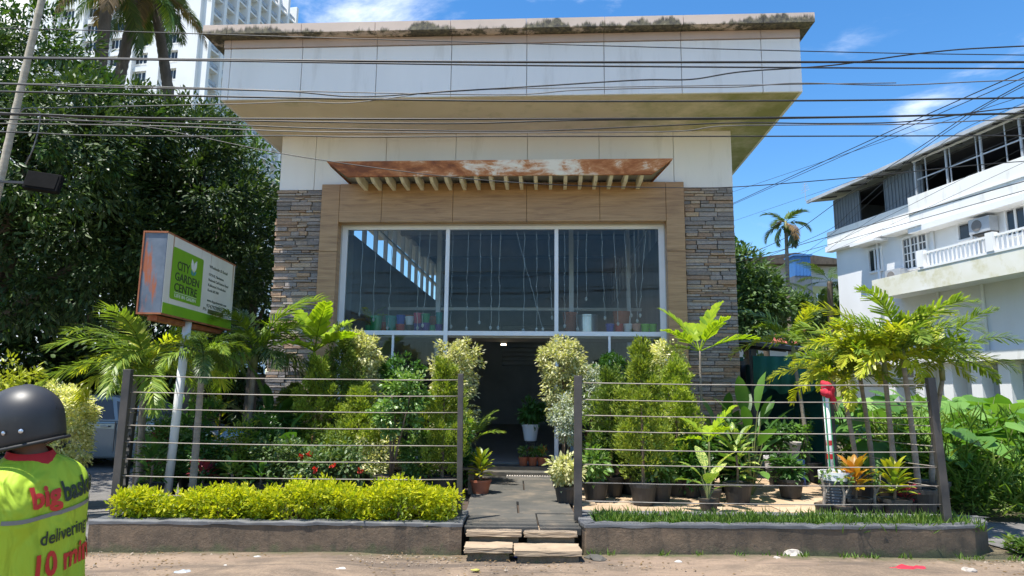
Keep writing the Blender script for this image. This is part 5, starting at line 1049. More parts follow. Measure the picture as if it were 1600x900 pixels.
# body (local: x right, y forward, z up from the seat)
V = [(0, 0, .06), (0, .02, .22), (0, .045, .4), (0, .05, .53), (0, .075, .61), (0, .11, .645), (0, .15, .70)]; Rr = [(.15, .11), (.13, .1), (.15, .095), (.1, .055), .05, .055, .085]; E_ = [(i, i+1) for i in range(6)]
for s in (-1, 1):
    n = len(V); V += [(s*.17, .09, .46), (s*.265, .21, .33), (s*.25, .44, .3), (s*.25, .52, .3)]; Rr += [.045, .042, .036, .028]; E_ += [(3, n), (n, n+1), (n+1, n+2), (n+2, n+3)]
    w = n+3
    for k in range(4):
        m_ = len(V); zx = s*(.235+.012*k-.018); V += [(.0+s*(.225+.02*k), .575, .305), (s*(.225+.02*k), .605, .285), (s*(.225+.02*k), .59, .262)]; Rr += [.0095, .009, .008]; E_ += [(w, m_), (m_, m_+1), (m_+1, m_+2)]
    m_ = len(V); V += [(s*.215, .54, .275), (s*.22, .575, .25)]; Rr += [.011, .009]; E_ += [(w, m_), (m_, m_+1)]
    n = len(V); V += [(s*.1, .06, .03), (s*.16, .42, .0), (s*.14, .38, -.42), (s*.14, .5, -.46)]; Rr += [.09, .065, .048, .04]; E_ += [(0, n), (n, n+1), (n+1, n+2), (n+2, n+3)]
body = skin('body', V, E_, Rr, M['skin'], rd)
# trousers, shoes
for s in (-1, 1):
    skin('trouser_leg', [(s*.06, .0, .06), (s*.11, .1, .04), (s*.165, .42, .005), (s*.142, .385, -.38)], [(0, 1), (1, 2), (2, 3)], [.12, .105, .078, .065], M['trousers'], rd)
    skin('shoe', [(s*.14, .37, -.46), (s*.14, .45, -.47), (s*.14, .55, -.475)], [(0, 1), (1, 2)], [.05, .045, .035], M['rubber_black'], rd)
    skin('sleeve', [(s*.12, .07, .47), (s*.18, .1, .45), (s*.245, .17, .37), (s*.265, .22, .325)], [(0, 1), (1, 2), (2, 3)], [.06, .078, .07, .066], M['red_shirt'], rd)
# vest: lofted shell
def loft(rings, n=40, p=2.5):
    V = []; Fq = []
    for (cy, z, w, d, wr) in rings:
        for j in range(n):
            a = 2*math.pi*j/n; c, s_ = math.cos(a), math.sin(a); x = w*abs(c)**(2/p)*(1 if c > 0 else -1); y = d*abs(s_)**(2/p)*(1 if s_ > 0 else -1)
            wrk = wr*(math.sin(z*42+x*31)*.6+math.sin(x*47-z*25)*.6+.7*math.sin(z*24-x*14+1)*math.sin(x*20+z*9)); V.append((x*(1+wrk*.3), cy+y*(1+wrk), z))
    for i in range(len(rings)-1):
        for j in range(n): Fq.append((i*n+j, i*n+(j+1) % n, (i+1)*n+(j+1) % n, (i+1)*n+j))
    me = bpy.data.meshes.new('m'); me.from_pydata(V, [], Fq); me.update(); me.shade_smooth(); return me
R_ = []
for z, w, d, cy in ((-.06, .205, .16, .0), (.04, .2, .155, .005), (.12, .193, .145, .015), (.2, .188, .138, .025), (.28, .19, .138, .035), (.36, .2, .14, .045), (.44, .208, .136, .05), (.49, .212, .128, .055), (.53, .2, .112, .06), (.56, .165, .095, .066), (.588, .115, .08, .072), (.606, .08, .07, .078)):
    R_.append((cy, z, w, d, 0.05 if z < .45 else .02))
vm = loft(R_, 48); vest = O('vest', vm, M['vest'], rd); sb = vest.modifiers.new('sub', 'SUBSURF'); sb.levels = 1; sb.render_levels = 1
O('collar', loft([(.074, .583, .1, .083, .0), (.08, .61, .08, .074, 0), (.086, .626, .072, .068, 0)], 28, 2.2), M['red_shirt'], rd)
bvh = BVHTree.FromPolygons([v.co for v in vm.vertices], [p.vertices[:] for p in vm.polygons])
def print_on(s, size, x0, z0, mt, width, name='lettering', tilt=0, bold=.004):
    c = bpy.data.curves.new('t', 'FONT'); c.body = s; c.size = size; c.offset = bold; c.resolution_u = 3
    o = bpy.data.objects.new('tmp', c); COL.objects.link(o); dg = bpy.context.evaluated_depsgraph_get(); me = bpy.data.meshes.new_from_object(o.evaluated_get(dg)); bpy.data.objects.remove(o)
    b = bmesh.new(); b.from_mesh(me); bmesh.ops.triangulate(b, faces=b.faces); bmesh.ops.subdivide_edges(b, edges=[e for e in b.edges if e.calc_length() > .012], cuts=3)
    xs = [v.co.x for v in b.verts]; k = width/(max(xs)-min(xs)); mn = min(xs)
    for v in b.verts:
        x = x0+(v.co.x-mn)*k; z = z0+v.co.y+(x-x0)*tilt; h = bvh.ray_cast(Vector((x, -.6, z)), Vector((0, 1, 0)))
        if h[0] is None:
            # past the edge of the back: wrap round the side
            h = bvh.find_nearest(Vector((x, .02, z)))
        p_, n_ = h[0], h[1]; n_ = n_ if n_.dot(Vector((p_.x, p_.y-.05, 0))) > 0 else -n_; v.co = p_+n_*.005
    b.to_mesh(me); b.free(); me.materials.clear(); return O(name, me, M[mt], vest)
print_on('big', .1, -.105, .455, 'text_red', .11); print_on('basket', .095, .014, .455, 'text_black', .19, bold=.003)
print_on('delivering in', .07, -.075, .315, 'text_black', .26, bold=.001); print_on('10 mins', .12, -.09, .20, 'text_red', .28, bold=.004)
b = MB(); pts = []
for k in range(25):
    x = -.185+.37*k/24; h = bvh.ray_cast(Vector((x, -.6, .42)), Vector((0, 1, 0)))
    if h[0] is not None: pts.append(h[0]+Vector((0, -.004, 0)))
v = []; 
for p_ in pts: v += [tuple(p_+Vector((0, 0, -.008))), tuple(p_+Vector((0, -.001, .008)))]
O('reflective_strip', b.add(v, [(2*i, 2*i+2, 2*i+3, 2*i+1) for i in range(len(pts)-1)]).mesh(), M['grey_band'], vest)
# head details and helmet
hd = Vector((0, .15, .70))
O('ear', MB().lathe([(.003, -.03), (.016, -.01), (.017, .012), (.004, .03)], 8).mesh(smooth=True), M['skin'], rd, hd+Vector((-.088, 0, -.01))); O('ear', MB().lathe([(.003, -.03), (.016, -.01), (.017, .012), (.004, .03)], 8).mesh(smooth=True), M['skin'], rd, hd+Vector((.088, 0, -.01)))
O('nose', MB().lathe([(.002, .03), (.012, 0), (.016, -.015), (.003, -.024)], 8).mesh(smooth=True), M['skin'], rd, hd+Vector((0, .095, -.01)))
O('mouth', boxm(-.022, .022, .075, .09, -.062, -.055), mat('lips', (.22, .08, .06), (.2, .07, .05)), rd, hd)
for s in (-1, 1): O('eye', MB().lathe([(.002, -.011), (.011, 0), (.002, .011)], 8).mesh(), M['white_pot'], rd, hd+Vector((s*.032, .082, .02)))
O('hair', MB().lathe([(.072, -.055), (.09, -.02), (.094, .03), (.07, .085), (.01, .1)], 18).mesh(smooth=True), M['rubber_black'], rd, hd+Vector((0, -.012, 0)))
b = bmesh.new(); bmesh.ops.create_uvsphere(b, u_segments=40, v_segments=26, radius=1)
for v in list(b.verts):
    if v.co.z < -.42 - .12*(-v.co.y if v.co.y < 0 else 0)+(.5*max(v.co.y, 0)): pass
dl = [f for f in b.faces if f.calc_center_median().z < -.36+(.42 if f.calc_center_median().y > .45 else 0)]
bmesh.ops.delete(b, geom=dl, context='FACES')
for v in b.verts: v.co = Vector((v.co.x*.132*(1+.04*max(0, -v.co.z)), v.co.y*.158-.012*max(v.co.z, 0), v.co.z*.142 if v.co.z > 0 else v.co.z*(.26+.12*max(v.co.y, 0))))
me = bpy.data.meshes.new('m'); b.to_mesh(me); b.free(); me.shade_smooth(); hm = O('helmet', me, M['helmet'], rd, hd+Vector((0, -.005, .02)), (rad(-19), 0, 0)); sd = hm.modifiers.new('shell', 'SOLIDIFY'); sd.thickness = .014
O('rivet', MB().lathe([(.002, .006), (.008, .003), (.008, 0)], 10).mesh(), M['steel'], hm, (-.125, -.065, -.03), (0, rad(-90), 0)); O('rivet', MB().lathe([(.002, .006), (.008, .003), (.008, 0)], 10).mesh(), M['steel'], hm, (-.1, -.115, -.035), (0, rad(-90), rad(35)))
O('rim_trim', MB().tube([(.133*math.cos(a)*1.005, .159*math.sin(a)*1.005, -.088-(.04*max(0, math.sin(a)))) for a in [k*2*math.pi/36 for k in range(12, 44)]], .007, 6).mesh(smooth=True), M['rubber_black'], hm)
O('shell_ridge', MB().tube([(x_, -.158*math.cos(t_)*.985, .142*math.sin(t_)*1.0-.0) for x_, t_ in [(.02, .15+k*.12) for k in range(12)]], .004, 5).mesh(smooth=True), M['helmet'], hm)
O('visor_peak', MB().slab([(-.11, .12), (-.08, .2), (0, .225), (.08, .2), (.11, .12)], .005, .012).mesh(), M['helmet'], hm)
# the scooter under the rider (mostly below the frame)
sc_ = thing('scooter', 'dark motor scooter under the rider in the lime vest', 'scooter', (seat.x, seat.y, 0), ra)
skin('body_panel', [(0, -.45, .62), (0, -.1, .58), (0, .25, .36), (0, .5, .34), (0, .62, .62), (0, .6, .9)], [(i, i+1) for i in range(5)], [(.12, .1), (.15, .13), (.13, .07), (.13, .07), (.16, .06), (.1, .05)], M['helmet'], sc_)
O('seat', bev(O('seat_pad', MB().box(-.13, .13, -.5, .2, .655, .715).mesh(), M['rubber_black'], sc_), .03, 3).data, None, sc_) if False else bev(O('seat', boxm(-.13, .13, -.5, .2, .64, .70), M['rubber_black'], sc_), .03, 3)
for y in (-.5, .72):
    w = O('wheel', MB().lathe([(.12, -.045), (.2, -.05), (.235, -.03), (.24, 0), (.235, .03), (.2, .05), (.12, .045)], 28).mesh(smooth=True), M['tyre'], sc_, (0, y, .24), (0, rad(90), 0)); O('rim', MB().lathe([(.125, -.03), (.03, -.035), (.03, .035), (.125, .03)], 20).mesh(), M['steel'], w)
O('fork', MB().bar((0, .72, .24), (0, .6, .8), .05, .05).mesh(), M['black_metal'], sc_); O('handlebar', MB().tube([(-.33, .54, 1.02), (-.15, .6, 1.0), (.15, .6, 1.0), (.33, .54, 1.02)], .016, 8).mesh(smooth=True), M['black_metal'], sc_)
O('tail_light', boxm(-.06, .06, -.56, -.53, .6, .66), M['pot_red'], sc_)

# ------------------------------------------------------------------ parked car, side on, behind the fence
ck = Vector((at(12, 700, 13.6).x, 13.6, 0)); CX = 4.15
car = thing('parked_car', 'silver grey hatchback parked in the shade of the trees', 'car', ck)
def carbody(prof, halfw, inset, sub=0):
    n = len(prof); V = []
    for yy, k in ((0, 0), (halfw*2, 1)):
        for (x, z, t) in prof: V.append((x, (t*inset) if k == 0 else yy-t*inset, z))
    return fix(MB().add(V, [tuple(range(n)), tuple(range(2*n-1, n-1, -1))]+[(i, (i+1) % n, (i+1) % n+n, i+n) for i in range(n)]).mesh())
lower = [(.02, .32, .05), (.05, .75, .02), (.12, .92, .05), (1.0, .95, .06), (2.75, .94, .06), (3.3, .88, .05), (3.9, .74, .05), (4.1, .6, .08), (4.15, .34, .1), (3.95, .2, .12), (.2, .2, .12)]
bev(O('body', carbody(lower, .83, 1.0), M['car_paint'], car), .05, 3)
cab = [(.2, .93, .08), (.5, 1.36, .2), (.9, 1.45, .24), (1.9, 1.44, .24), (2.3, 1.34, .21), (2.95, .92, .08)]
bev(O('cabin', carbody(cab, .83, 1.0), M['car_paint'], car), .03, 2)
def cside(poly, y0, dy, mt, name, parent):   # panel following the cabin's inward lean
    v = [(x, y0+dy*(z-.93)/.51, z) for x, z in poly]+[(x, y0+dy*(z-.93)/.51+.02, z) for x, z in poly]; n = len(poly)
    return O(name, fix(MB().add(v, [tuple(range(n)), tuple(range(2*n-1, n-1, -1))]+[(i, (i+1) % n, (i+1) % n+n, i+n) for i in range(n)]).mesh()), M[mt], parent)
for poly in ([(.42, .97), (.62, 1.3), (1.0, 1.36), (1.12, .97)], [(1.2, .97), (1.12, 1.36), (1.85, 1.36), (2.0, .97)], [(2.07, .97), (1.95, 1.33), (2.2, 1.28), (2.68, .97)]): cside(poly, .073, .155, 'dark_glass', 'window', car)
for x in (1.16, 2.05): O('door_seam', boxm(x, x+.012, .018, .05, .34, .92), M['joint'], car)
for x in (.98, 1.88): bev(O('door_handle', boxm(x-.1, x+.06, -.005, .03, .82, .85), M['car_paint'], car), .008)
O('headlight', MB().lathe([(.02, 0), (.12, .03), (.13, .06)], 14, 1.3, .8).mesh(smooth=True), M['steel'], car, (3.92, .05, .68), (rad(90), 0, 0)); O('bumper', boxm(3.7, 4.17, .04, 1.6, .3, .46), M['car_paint'], car)
for x in (.78, 3.3):
    O('wheel_arch', MB().lathe([(.37, .0), (.37, .07)], 24).mesh(), M['rubber_black'], car, (x, .03, .3), (rad(90), 0, 0))
    w = O('wheel', MB().lathe([(.2, -.09), (.28, -.09), (.3, -.05), (.3, .05), (.28, .09), (.2, .09)], 26).mesh(smooth=True), M['tyre'], car, (x, .08, .3), (rad(90), 0, 0)); O('hub_cap', MB().lathe([(.2, .04), (.1, .07), (.02, .075)], 20).mesh(), M['steel'], w)
    O('wheel', MB().lathe([(.2, -.09), (.28, -.09), (.3, -.05), (.3, .05), (.28, .09), (.2, .09)], 26).mesh(smooth=True), M['tyre'], car, (x, 1.56, .3), (rad(90), 0, 0))
O('wing_mirror', MB().box(2.42, 2.58, -.11, .05, .95, 1.05).mesh(), M['car_paint'], car)

# ------------------------------------------------------------------ trees on the left
def P3(px, py, Y): p = at(px, py, Y); return p
def wtree(name, label, px, Y, blobs_px, h, r0, nclump, nleaf, L, Wd, mt, seed, cr=.5, group=None, big=False, z0=0, inner=.6):
    base = Vector((at(px, 600, Y).x, Y, z0)); bl = []
    for (bx, by, dy, rx, ry, rz) in blobs_px: p = at(bx, by, Y+dy); bl.append((p.x-base.x, dy, p.z-z0, rx, ry, rz))
    return tree(name, label, base, h, r0, bl, nclump, nleaf, L, Wd, mt, seed, cr, group, inner, big)
wtree('mango_tree', 'huge dark leafed tree filling the upper left behind the sign', -40, 14.2, [(30, 150, 0, 2.2, 2, 1.8), (-90, 300, -.3, 2.2, 2, 2.6), (90, 270, -.6, 2.2, 2, 1.9), (20, 400, -.8, 2.4, 2, 1.5), (170, 400, -.6, 1.7, 1.7, 1.4), (-60, 120, .5, 2, 2, 1.9), (60, 230, -2.4, 1.9, 1.6, 1.3), (-150, 150, -2, 2.2, 2, 2), (150, 200, -1, 1.4, 1.4, 1.2)], 3.2, .3, 900, 60000, .155, .05, 'mango', 701, .42, 'dark trees left of the shop', True)
mt_ = bpy.data.objects['mango_tree']; crown_obj(mt_, 731, [(b_[0], b_[1]-.35, b_[2]+.3, b_[3], b_[4], b_[5]) for b_ in [(at(x, y, 14.2+d).x-mt_.location.x, d, at(x, y, 14.2+d).z, rx, 2, rz) for x, y, d, rx, rz in ((30, 150, 0, 2.1, 1.8), (90, 270, -.6, 2.2, 1.9), (20, 400, -.8, 2.4, 1.5), (60, 230, -2.4, 1.8, 1.3))]], 70, 9000, .15, .05, 'mango2', .36, .85, True, 'light_sprays')
wtree('mango_tree', 'dark leafed tree with its crown against the shop wall', 300, 14.8, [(270, 240, 0, 1.6, 1.7, 1.2), (345, 320, .2, 1.25, 1.5, 1.6), (200, 300, .3, 1.6, 1.6, 1.6), (360, 420, .4, 1.1, 1.4, 1.1), (260, 400, .2, 1.6, 1.6, 1.3), (310, 200, 1.2, 1.2, 1.2, .6)], 2.6, .24, 560, 38000, .15, .05, 'mango', 702, .38, 'dark trees left of the shop', True)
wtree('mango_tree', 'lighter green tree showing beside the left stone pillar', 395, 18.5, [(400, 260, 0, 1.3, 1.3, 1.5), (385, 360, 0, 1.4, 1.4, 1.5), (420, 470, 0, 1.2, 1.2, 1.6)], 3, .16, 160, 7000, .2, .07, 'mango2', 703, .42, 'dark trees left of the shop', True)
for i, (px, Y, py, w, lab) in enumerate(((-60, 19, 470, 3.0, 'deeply shaded leafy tree behind the parked car, farthest left'), (130, 20, 480, 3.2, 'deeply shaded leafy tree right behind the parked car'), (330, 20, 500, 3.0, 'deeply shaded leafy tree behind the sign pole'))):
    wtree('shade_tree', lab, px, Y, [(px-30, py, 0, w*.8, 1.5, 2.4), (px+60, py+80, .4, w*.7, 1.5, 1.8), (px-90, py+60, .2, w*.6, 1.5, 1.6), (px, py-110, .6, w*.8, 1.5, 2.0)], 2.6, .2, 240, 9500, .3, .11, 'mango', 710+i, .6, 'shaded trees behind the car', True)
wtree('garden_shrub', 'yellowish shrub at the far left edge above the helmet', 5, 9.0, [(0, 605, 0, .45, .4, .4), (25, 640, 0, .4, .4, .4)], .9, .03, 50, 1400, .09, .035, 'croton_yellow', 721, .16, None, True)
# backdrop wall added to screen off the bright sky behind the trees
cw = thing('sky_screen_wall', 'grey backdrop wall added behind the car to hide bright sky', 'wall', (-11.5, 21.5, 0)); b = MB().box(-9, 8, 0, .2, 0, 2.0).mesh(); O('wall', b, M['dark_wall'], cw); O('coping', boxm(-9, 8, -.04, .24, 2.0, 2.08), M['grey_wall'], cw)
# coconut palms above the trees
for i, (px0, py0, px1, py1, Y, nf, lab, sd) in enumerate(((155, 120, 172, -45, 21, 13, 'coconut palm with an orange brown dead frond, left of its group', 741), (190, 105, 222, -40, 22.5, 12, 'leaning coconut palm in the middle of the group of three', 742), (262, 130, 238, -20, 23.5, 14, 'coconut palm with drooping brown skirt nearest the shop roof', 743))):
    a = at(px0, py0, Y); t_ = at(px1, py1, Y); sl_ = (t_.x-a.x)/(t_.z-a.z); base = Vector((a.x-sl_*a.z*.6, Y, 0)); 
    palm('coconut_palm', lab, base, t_.z, COCO, nf, 'palm_dark', (.26, .17), 'bark_dark', (t_.x-base.x, 0), (.9, -.75), sd, 'coconut palms left of the shop', 0, (.65, .85), None, 'palm', i*.8, ['palm_dark', 'palm_dark', 'palm_dead' if i != 1 else 'palm', 'palm_dark', 'palm_dead', 'palm_dark', 'palm_orange' if i == 0 else 'palm_dead', 'palm_dark'])
# slender ringed palm leaning at the left edge
a = at(78, -20, 8.2); b_ = at(0, 345, 8.2); sl_ = (a.x-b_.x)/(a.z-b_.z); zz = 8.8
base = Vector((b_.x-sl_*b_.z, 8.2, 0))
palm('ringed_palm', 'slender pale ringed palm trunk leaning across the left edge', base, zz, [frond(191+i, 1.5, 26, .45, .05, 1.0, .1, .7, .3, start=.2) for i in range(2)], 8, 'palm', (.05, .038), 'bark_ringed', (sl_*zz, 0), (1.1, .1), 751, None, .6, (.9, 1.0))
fl = thing('floodlight', 'black floodlight tilted on a thin bracket before the dark trees', 'floodlight', at(68, 285, 8.0), rad(8))
fb = bev(O('housing', boxm(-.2, .2, -.04, .05, -.12, .12), M['matte_black'], fl, None, (rad(-12), rad(6), 0)), .012); O('lens', boxm(-.17, .17, -.05, -.041, -.09, .09), M['matte_black'], fb)
for i in range(5): O('fin', boxm(-.16+i*.075, -.14+i*.075, .051, .08, -.1, .1), M['black_metal'], fb)
fp = at(68, 285, 8.0); tx_ = base.x+sl_*zz*((fp.z+.02)/zz)**1.5
O('bracket', MB().bar((0, .06, 0), (tx_-fp.x+.02, .2, .04), .03, .03).mesh(), M['black_metal'], fl)

# ------------------------------------------------------------------ high-rise at the upper left
cb = at(306, 100, 100); hr = thing('apartment_tower', 'tall white apartment tower behind the coconut palms', 'building', (cb.x, 100, 0), rad(-11))
TH_ = 78; FL = 3.1
O('wall', boxm(-34, -.02, .6, 26, 0, TH_), M['white_wall'], hr); O('side_wall', boxm(-2, -.9, .62, 26.4, .0, TH_), M['grey_wall'], hr)
M['white_bright'] = mat('white_stucco', (.82, .82, .81), (.76, .76, .75), .25, .75)
M['stained_white'] = mat('stained_white', (.78, .77, .7), (.7, .68, .55), 1.0, .7, spots=((.5, .46, .22), 1.6, .52, .75))
M['streaked_white'] = mat('streaked_white', (.8, .79, .76), (.74, .73, .69), .8, .75, spots=((.42, .41, .36), 2.2, .54, .8), stretch=(1, 1, .22))
for x, w in ((-3.4, 3.4), (-8.6, 2.2), (-13.5, 2.0), (-18.5, 2.0), (-23.5, 2.0), (-28.5, 2.0)): O('pilaster', boxm(x, x+w, -.35 if w < 3 else -.05, .598, 0, TH_+1), M['white_bright'], hr)
win = boxm(0, 1.25, 0, .1, 0, 1.5); wfr = MB().box(-.08, 0, -.06, .1, -.08, 1.58).box(1.25, 1.33, -.06, .1, -.08, 1.58).box(0, 1.25, -.06, .1, 1.5, 1.58).box(0, 1.25, -.06, .1, -.08, 0).box(.6, .66, -.05, .09, 0, 1.5).mesh()
for f in range(12, 25):
    for x in (-6.3, -4.95, -11.4, -10.0, -16.3, -14.9, -21.3, -19.9, -26.2, -24.8):
        o = O('window', wfr, M['white_bright'], hr, (x, .5, f*FL+.9)); O('pane', win, M['dark_glass'], o)
    for x0, x1 in ((-6.35, -3.45), (-11.45, -8.65), (-16.4, -13.55), (-21.4, -18.55), (-26.4, -23.55)): O('spandrel', boxm(x0, x1, .1, .597, f*FL+2.55, f*FL+3.3), M['white_bright'], hr)
    O('balcony_slab', boxm(-.88, 1.2, .7, 26.6, f*FL-.14, f*FL+.14), M['white_bright'], hr)
    O('balcony_rail', boxm(1.08, 1.14, .7, 26.6, f*FL+.55, f*FL+1.15), M['sheet_grey'], hr)
    for y in range(6): O('window', boxm(-.9, -.82, 1.6+y*4.2, 3.9+y*4.2, f*FL+.2, f*FL+2.5), M['dark_glass'], hr)
for y in range(9): O('fin', boxm(-.87, 1.5, .6+y*3.22, 1.3+y*3.22, 30, TH_), M['white_bright'], hr)

# ------------------------------------------------------------------ white balconied house on the right
C0 = at(1307, 400, 26); C0.z = 0; hang = math.atan2(-.98, .19); DN = Vector((math.cos(hang), math.sin(hang), 0)); NI = Vector((-DN.y, DN.x, 0))
hs_ = thing('white_house', 'three storey white house with balcony and dark open top floor', 'house', C0, hang)
def hl(px, py, out=0): return onr(px, py, C0-NI*out, DN)
Lmax = 17.0
zE = 9.25
O('wall', MB().box(0, Lmax, .0, 9, 2.75, 7.28).box(0, Lmax, .25, 9, -1, 2.75).mesh(), M['white_wall'], hs_)
O('floor_band', boxm(-.1, Lmax, -.45, .2, 2.62, 2.9), M['streaked_white'], hs_); O('floor_band', boxm(-.25, 4.3, -.3, .0, 7.2, 7.42), M['white_wall'], hs_)
O('parapet', boxm(-.2, 4.25, -.22, -.05, 7.421, 8.0), M['streaked_white'], hs_)
O('parapet', boxm(4.3, Lmax, -.45, -.28, 7.1, 8.12), M['streaked_white'], hs_); O('parapet_base', boxm(4.26, Lmax, -.5, .0, 6.9, 7.1), M['white_wall'], hs_); O('parapet_band', boxm(4.3, Lmax, -.48, -.452, 7.55, 7.6), M['white_bright'], hs_)
# top floor
def L_(px, py=330, out=0): return hl(px, py, out)[0]
lA, lB, lC = L_(1345), L_(1385), L_(1447)
O('opening_frame', boxm(lA, lB, -.03, .02, 8.0, 8.06), M['sheet_grey'], hs_); O('slate_panel', boxm(.05, lA, -.04, .02, 7.43, zE), M['slate_panel'], hs_); O('slate_panel', boxm(lB, lC, -.04, .02, 7.43, zE), M['slate_panel'], hs_)
for k in range(28):
    x = .1+k*.16
    if x < lA-.05 or lB < x < lC-.05: O('panel_rib', boxm(x, x+.04, -.06, -.041, 8.0, zE-.03), M['slate_panel'], hs_)
O('top_floor_shade_core', boxm(.1, Lmax, 2.8, 8.9, 7.3, zE), M['shade_black'], hs_); O('ceiling', boxm(.02, Lmax, .02, 2.79, zE-.06, zE), M['shade_black'], hs_); O('top_slab', boxm(.0, Lmax, .0, 8.9, 7.281, 7.32), M['grey_wall'], hs_); O('end_wall', boxm(.02, .1, .03, 2.8, 7.33, zE), M['slate_panel'], hs_)  # added ceiling and core, coloured near-black in place of interior shade
for k in range(9): O('post', boxm(lC+.05+k*1.25, lC+.11+k*1.25, -.39, -.34, 8.121, zE+.1), M['sheet_grey'], hs_)
O('eave_rail', boxm(lC, Lmax, -.40, -.34, zE+.02, zE+.07), M['white_bright'], hs_)
rf = O('roof', fix(MB().add([(-.7, -.6, zE+.10), (Lmax, -.6, zE+.10), (Lmax, 9.3, zE+1.6), (-.7, 9.3, zE+1.6), (-.7, -.6, zE+.17), (Lmax, -.6, zE+.17), (Lmax, 9.3, zE+1.67), (-.7, 9.3, zE+1.67)], [(0, 1, 2, 3), (4, 5, 6, 7), (0, 1, 5, 4), (1, 2, 6, 5), (2, 3, 7, 6), (3, 0, 4, 7)]).mesh()), M['roof_sheet'], hs_)
O('gutter', boxm(-.7, Lmax, -.7, -.601, zE+.06, zE+.18), M['sheet_grey'], rf)
for k in range(20): O('rafter', MB().bar((.1+k*.85, -.58, zE+.06), (.1+k*.85, 0.1, zE+.17), .05, .05).mesh(), M['black_metal'], rf)
# windows of the middle floor
def window(px0, py0, px1, py1, nm, grid=True, out=.0, hood=True):
    l0, z1 = hl(px0, py0); l1, z0 = hl(px1, py1); l0, l1 = min(l0, l1), max(l0, l1)
    o = O('window', MB().box(l0-.06, l0, -.07, .02, z0-.06, z1+.06).box(l1, l1+.06, -.07, .02, z0-.06, z1+.06).box(l0, l1, -.07, .02, z1, z1+.06).box(l0, l1, -.07, .02, z0-.06, z0).mesh(), M['white_bright'], hs_)
    n = nm
    for k in range(n):
        a = l0+(l1-l0)*k/n; b2 = l0+(l1-l0)*(k+1)/n; O('pane', boxm(a+.03, b2-.03, -.03, -.004, z0+.03, z1-.03), M['dark_glass'], o)
        if k: O('mullion', boxm(a-.03, a+.03, -.06, -.004, z0+.001, z1-.001), M['white_bright'], o)
        if grid:
            for j in (1, 2, 3): zz_ = z0+(z1-z0)*j/4; O('glazing_bar', boxm(a+.03, b2-.03, -.05, -.031, zz_-.015, zz_+.015), M['white_bright'], o)
            O('glazing_bar', boxm((a+b2)/2-.015, (a+b2)/2+.015, -.048, -.032, z0+.03, z1-.03), M['white_bright'], o)
    if hood: O('hood', boxm(l0-.35, l1+.35, -.55, -.001, z1+.18, z1+.26), M['white_wall'], hs_)
window(1359, 392, 1379, 421, 2, False); window(1412, 375, 1452, 413, 3, True); window(1499, 352, 1519, 371, 1, False, hood=False); window(1573, 330, 1606, 362, 2, False, hood=False)
window(1398, 577, 1412, 590, 1, False, hood=False); window(1417, 578, 1431, 590, 1, False, hood=False)
# balcony
lb = L_(1452, 400, .8); bz = 5.05
O('balcony_floor', boxm(lb-2.2, Lmax, -.95, -.001, bz-.15, bz+.05), M['white_wall'], hs_)
M['stained_white'] = mat('stained_white', (.78, .77, .7), (.7, .68, .55), 1.0, .7, spots=((.5, .46, .22), 1.6, .52, .75))
O('balcony_wall', boxm(lb-2.25, Lmax, -1.06, -.951, bz-.2, bz+.45), M['stained_white'], hs_); O('balcony_cap', boxm(lb-.1, Lmax, -1.08, -.93, bz+.451, bz+.52), M['white_bright'], hs_)
O('hand_rail', boxm(lb, Lmax, -1.04, -.97, bz+.92, bz+.98), M['white_bright'], hs_)
k = 0; x = lb
while x < Lmax-.1:
    O('baluster', boxm(x, x+.035, -1.02, -.985, bz+.521, bz+.919), M['white_bright'], hs_); x += .15
for x in (lb-.08, lb+2.4, lb+4.9, lb+7.4): O('rail_pillar', boxm(x-.12, x+.12, -1.1, -.92, bz+.521, bz+1.05), M['white_bright'], hs_)
for x in (2.3, lb-.6, 6.4): O('down_pipe', MB().tube([(x, -.06, 2.9), (x, -.06, 7.2)], .05, 8).mesh(smooth=True), M['white_bright'], hs_)
O('shutter', boxm(L_(1512, 560), Lmax, .15, .24, .2, 2.5), M['sheet_grey'], hs_)
for k in range(5): O('pillar', boxm(L_(1400+k*45, 575)-.18, L_(1400+k*45, 575)+.18, -.25, .24, -1, 2.61), M['white_wall'], hs_)
for k, (px, py) in enumerate(((1397, 431), (1532, 352))):
    l, z = hl(px, py, .3); ac = O('air_conditioner', boxm(l-.35, l+.35, -.36, -.05, z-.22, z+.22), M['sheet_grey'], hs_); O('fan_grille', MB().lathe([(.17, 0), (.17, .012), (.03, .02)], 16).mesh(), M['joint'], ac, (l-.08, -.362, z), (rad(90), 0, 0)); O('bracket', boxm(l-.3, l+.3, -.3, -.001, z-.27, z-.222), M['black_metal'], ac)
for k in range(12): O('grille_bar', boxm(lC+.5+k*.95, lC+.53+k*.95, -.37, -.345, 8.121, zE+.019), M['sheet_grey'], hs_)
O('cross_rail', boxm(lC+.12, Lmax, -.375, -.35, 8.62, 8.66), M['sheet_grey'], hs_)
an = thing('roof_aerial', 'thin television aerial on the eave of the white house', 'aerial', C0+DN*(-.45)+NI*(-.9)+Vector((0, 0, zE+.08)), hang)
O('mast', MB().tube([(0, 0, 0), (0, 0, .75)], .012, 5).mesh(), M['sheet_grey'], an)
for k in range(4): O('element', MB().bar((-.3+.05*k, 0, .4+.1*k), (.3-.05*k, 0, .42+.1*k), .012, .012).mesh(), M['sheet_grey'], an)

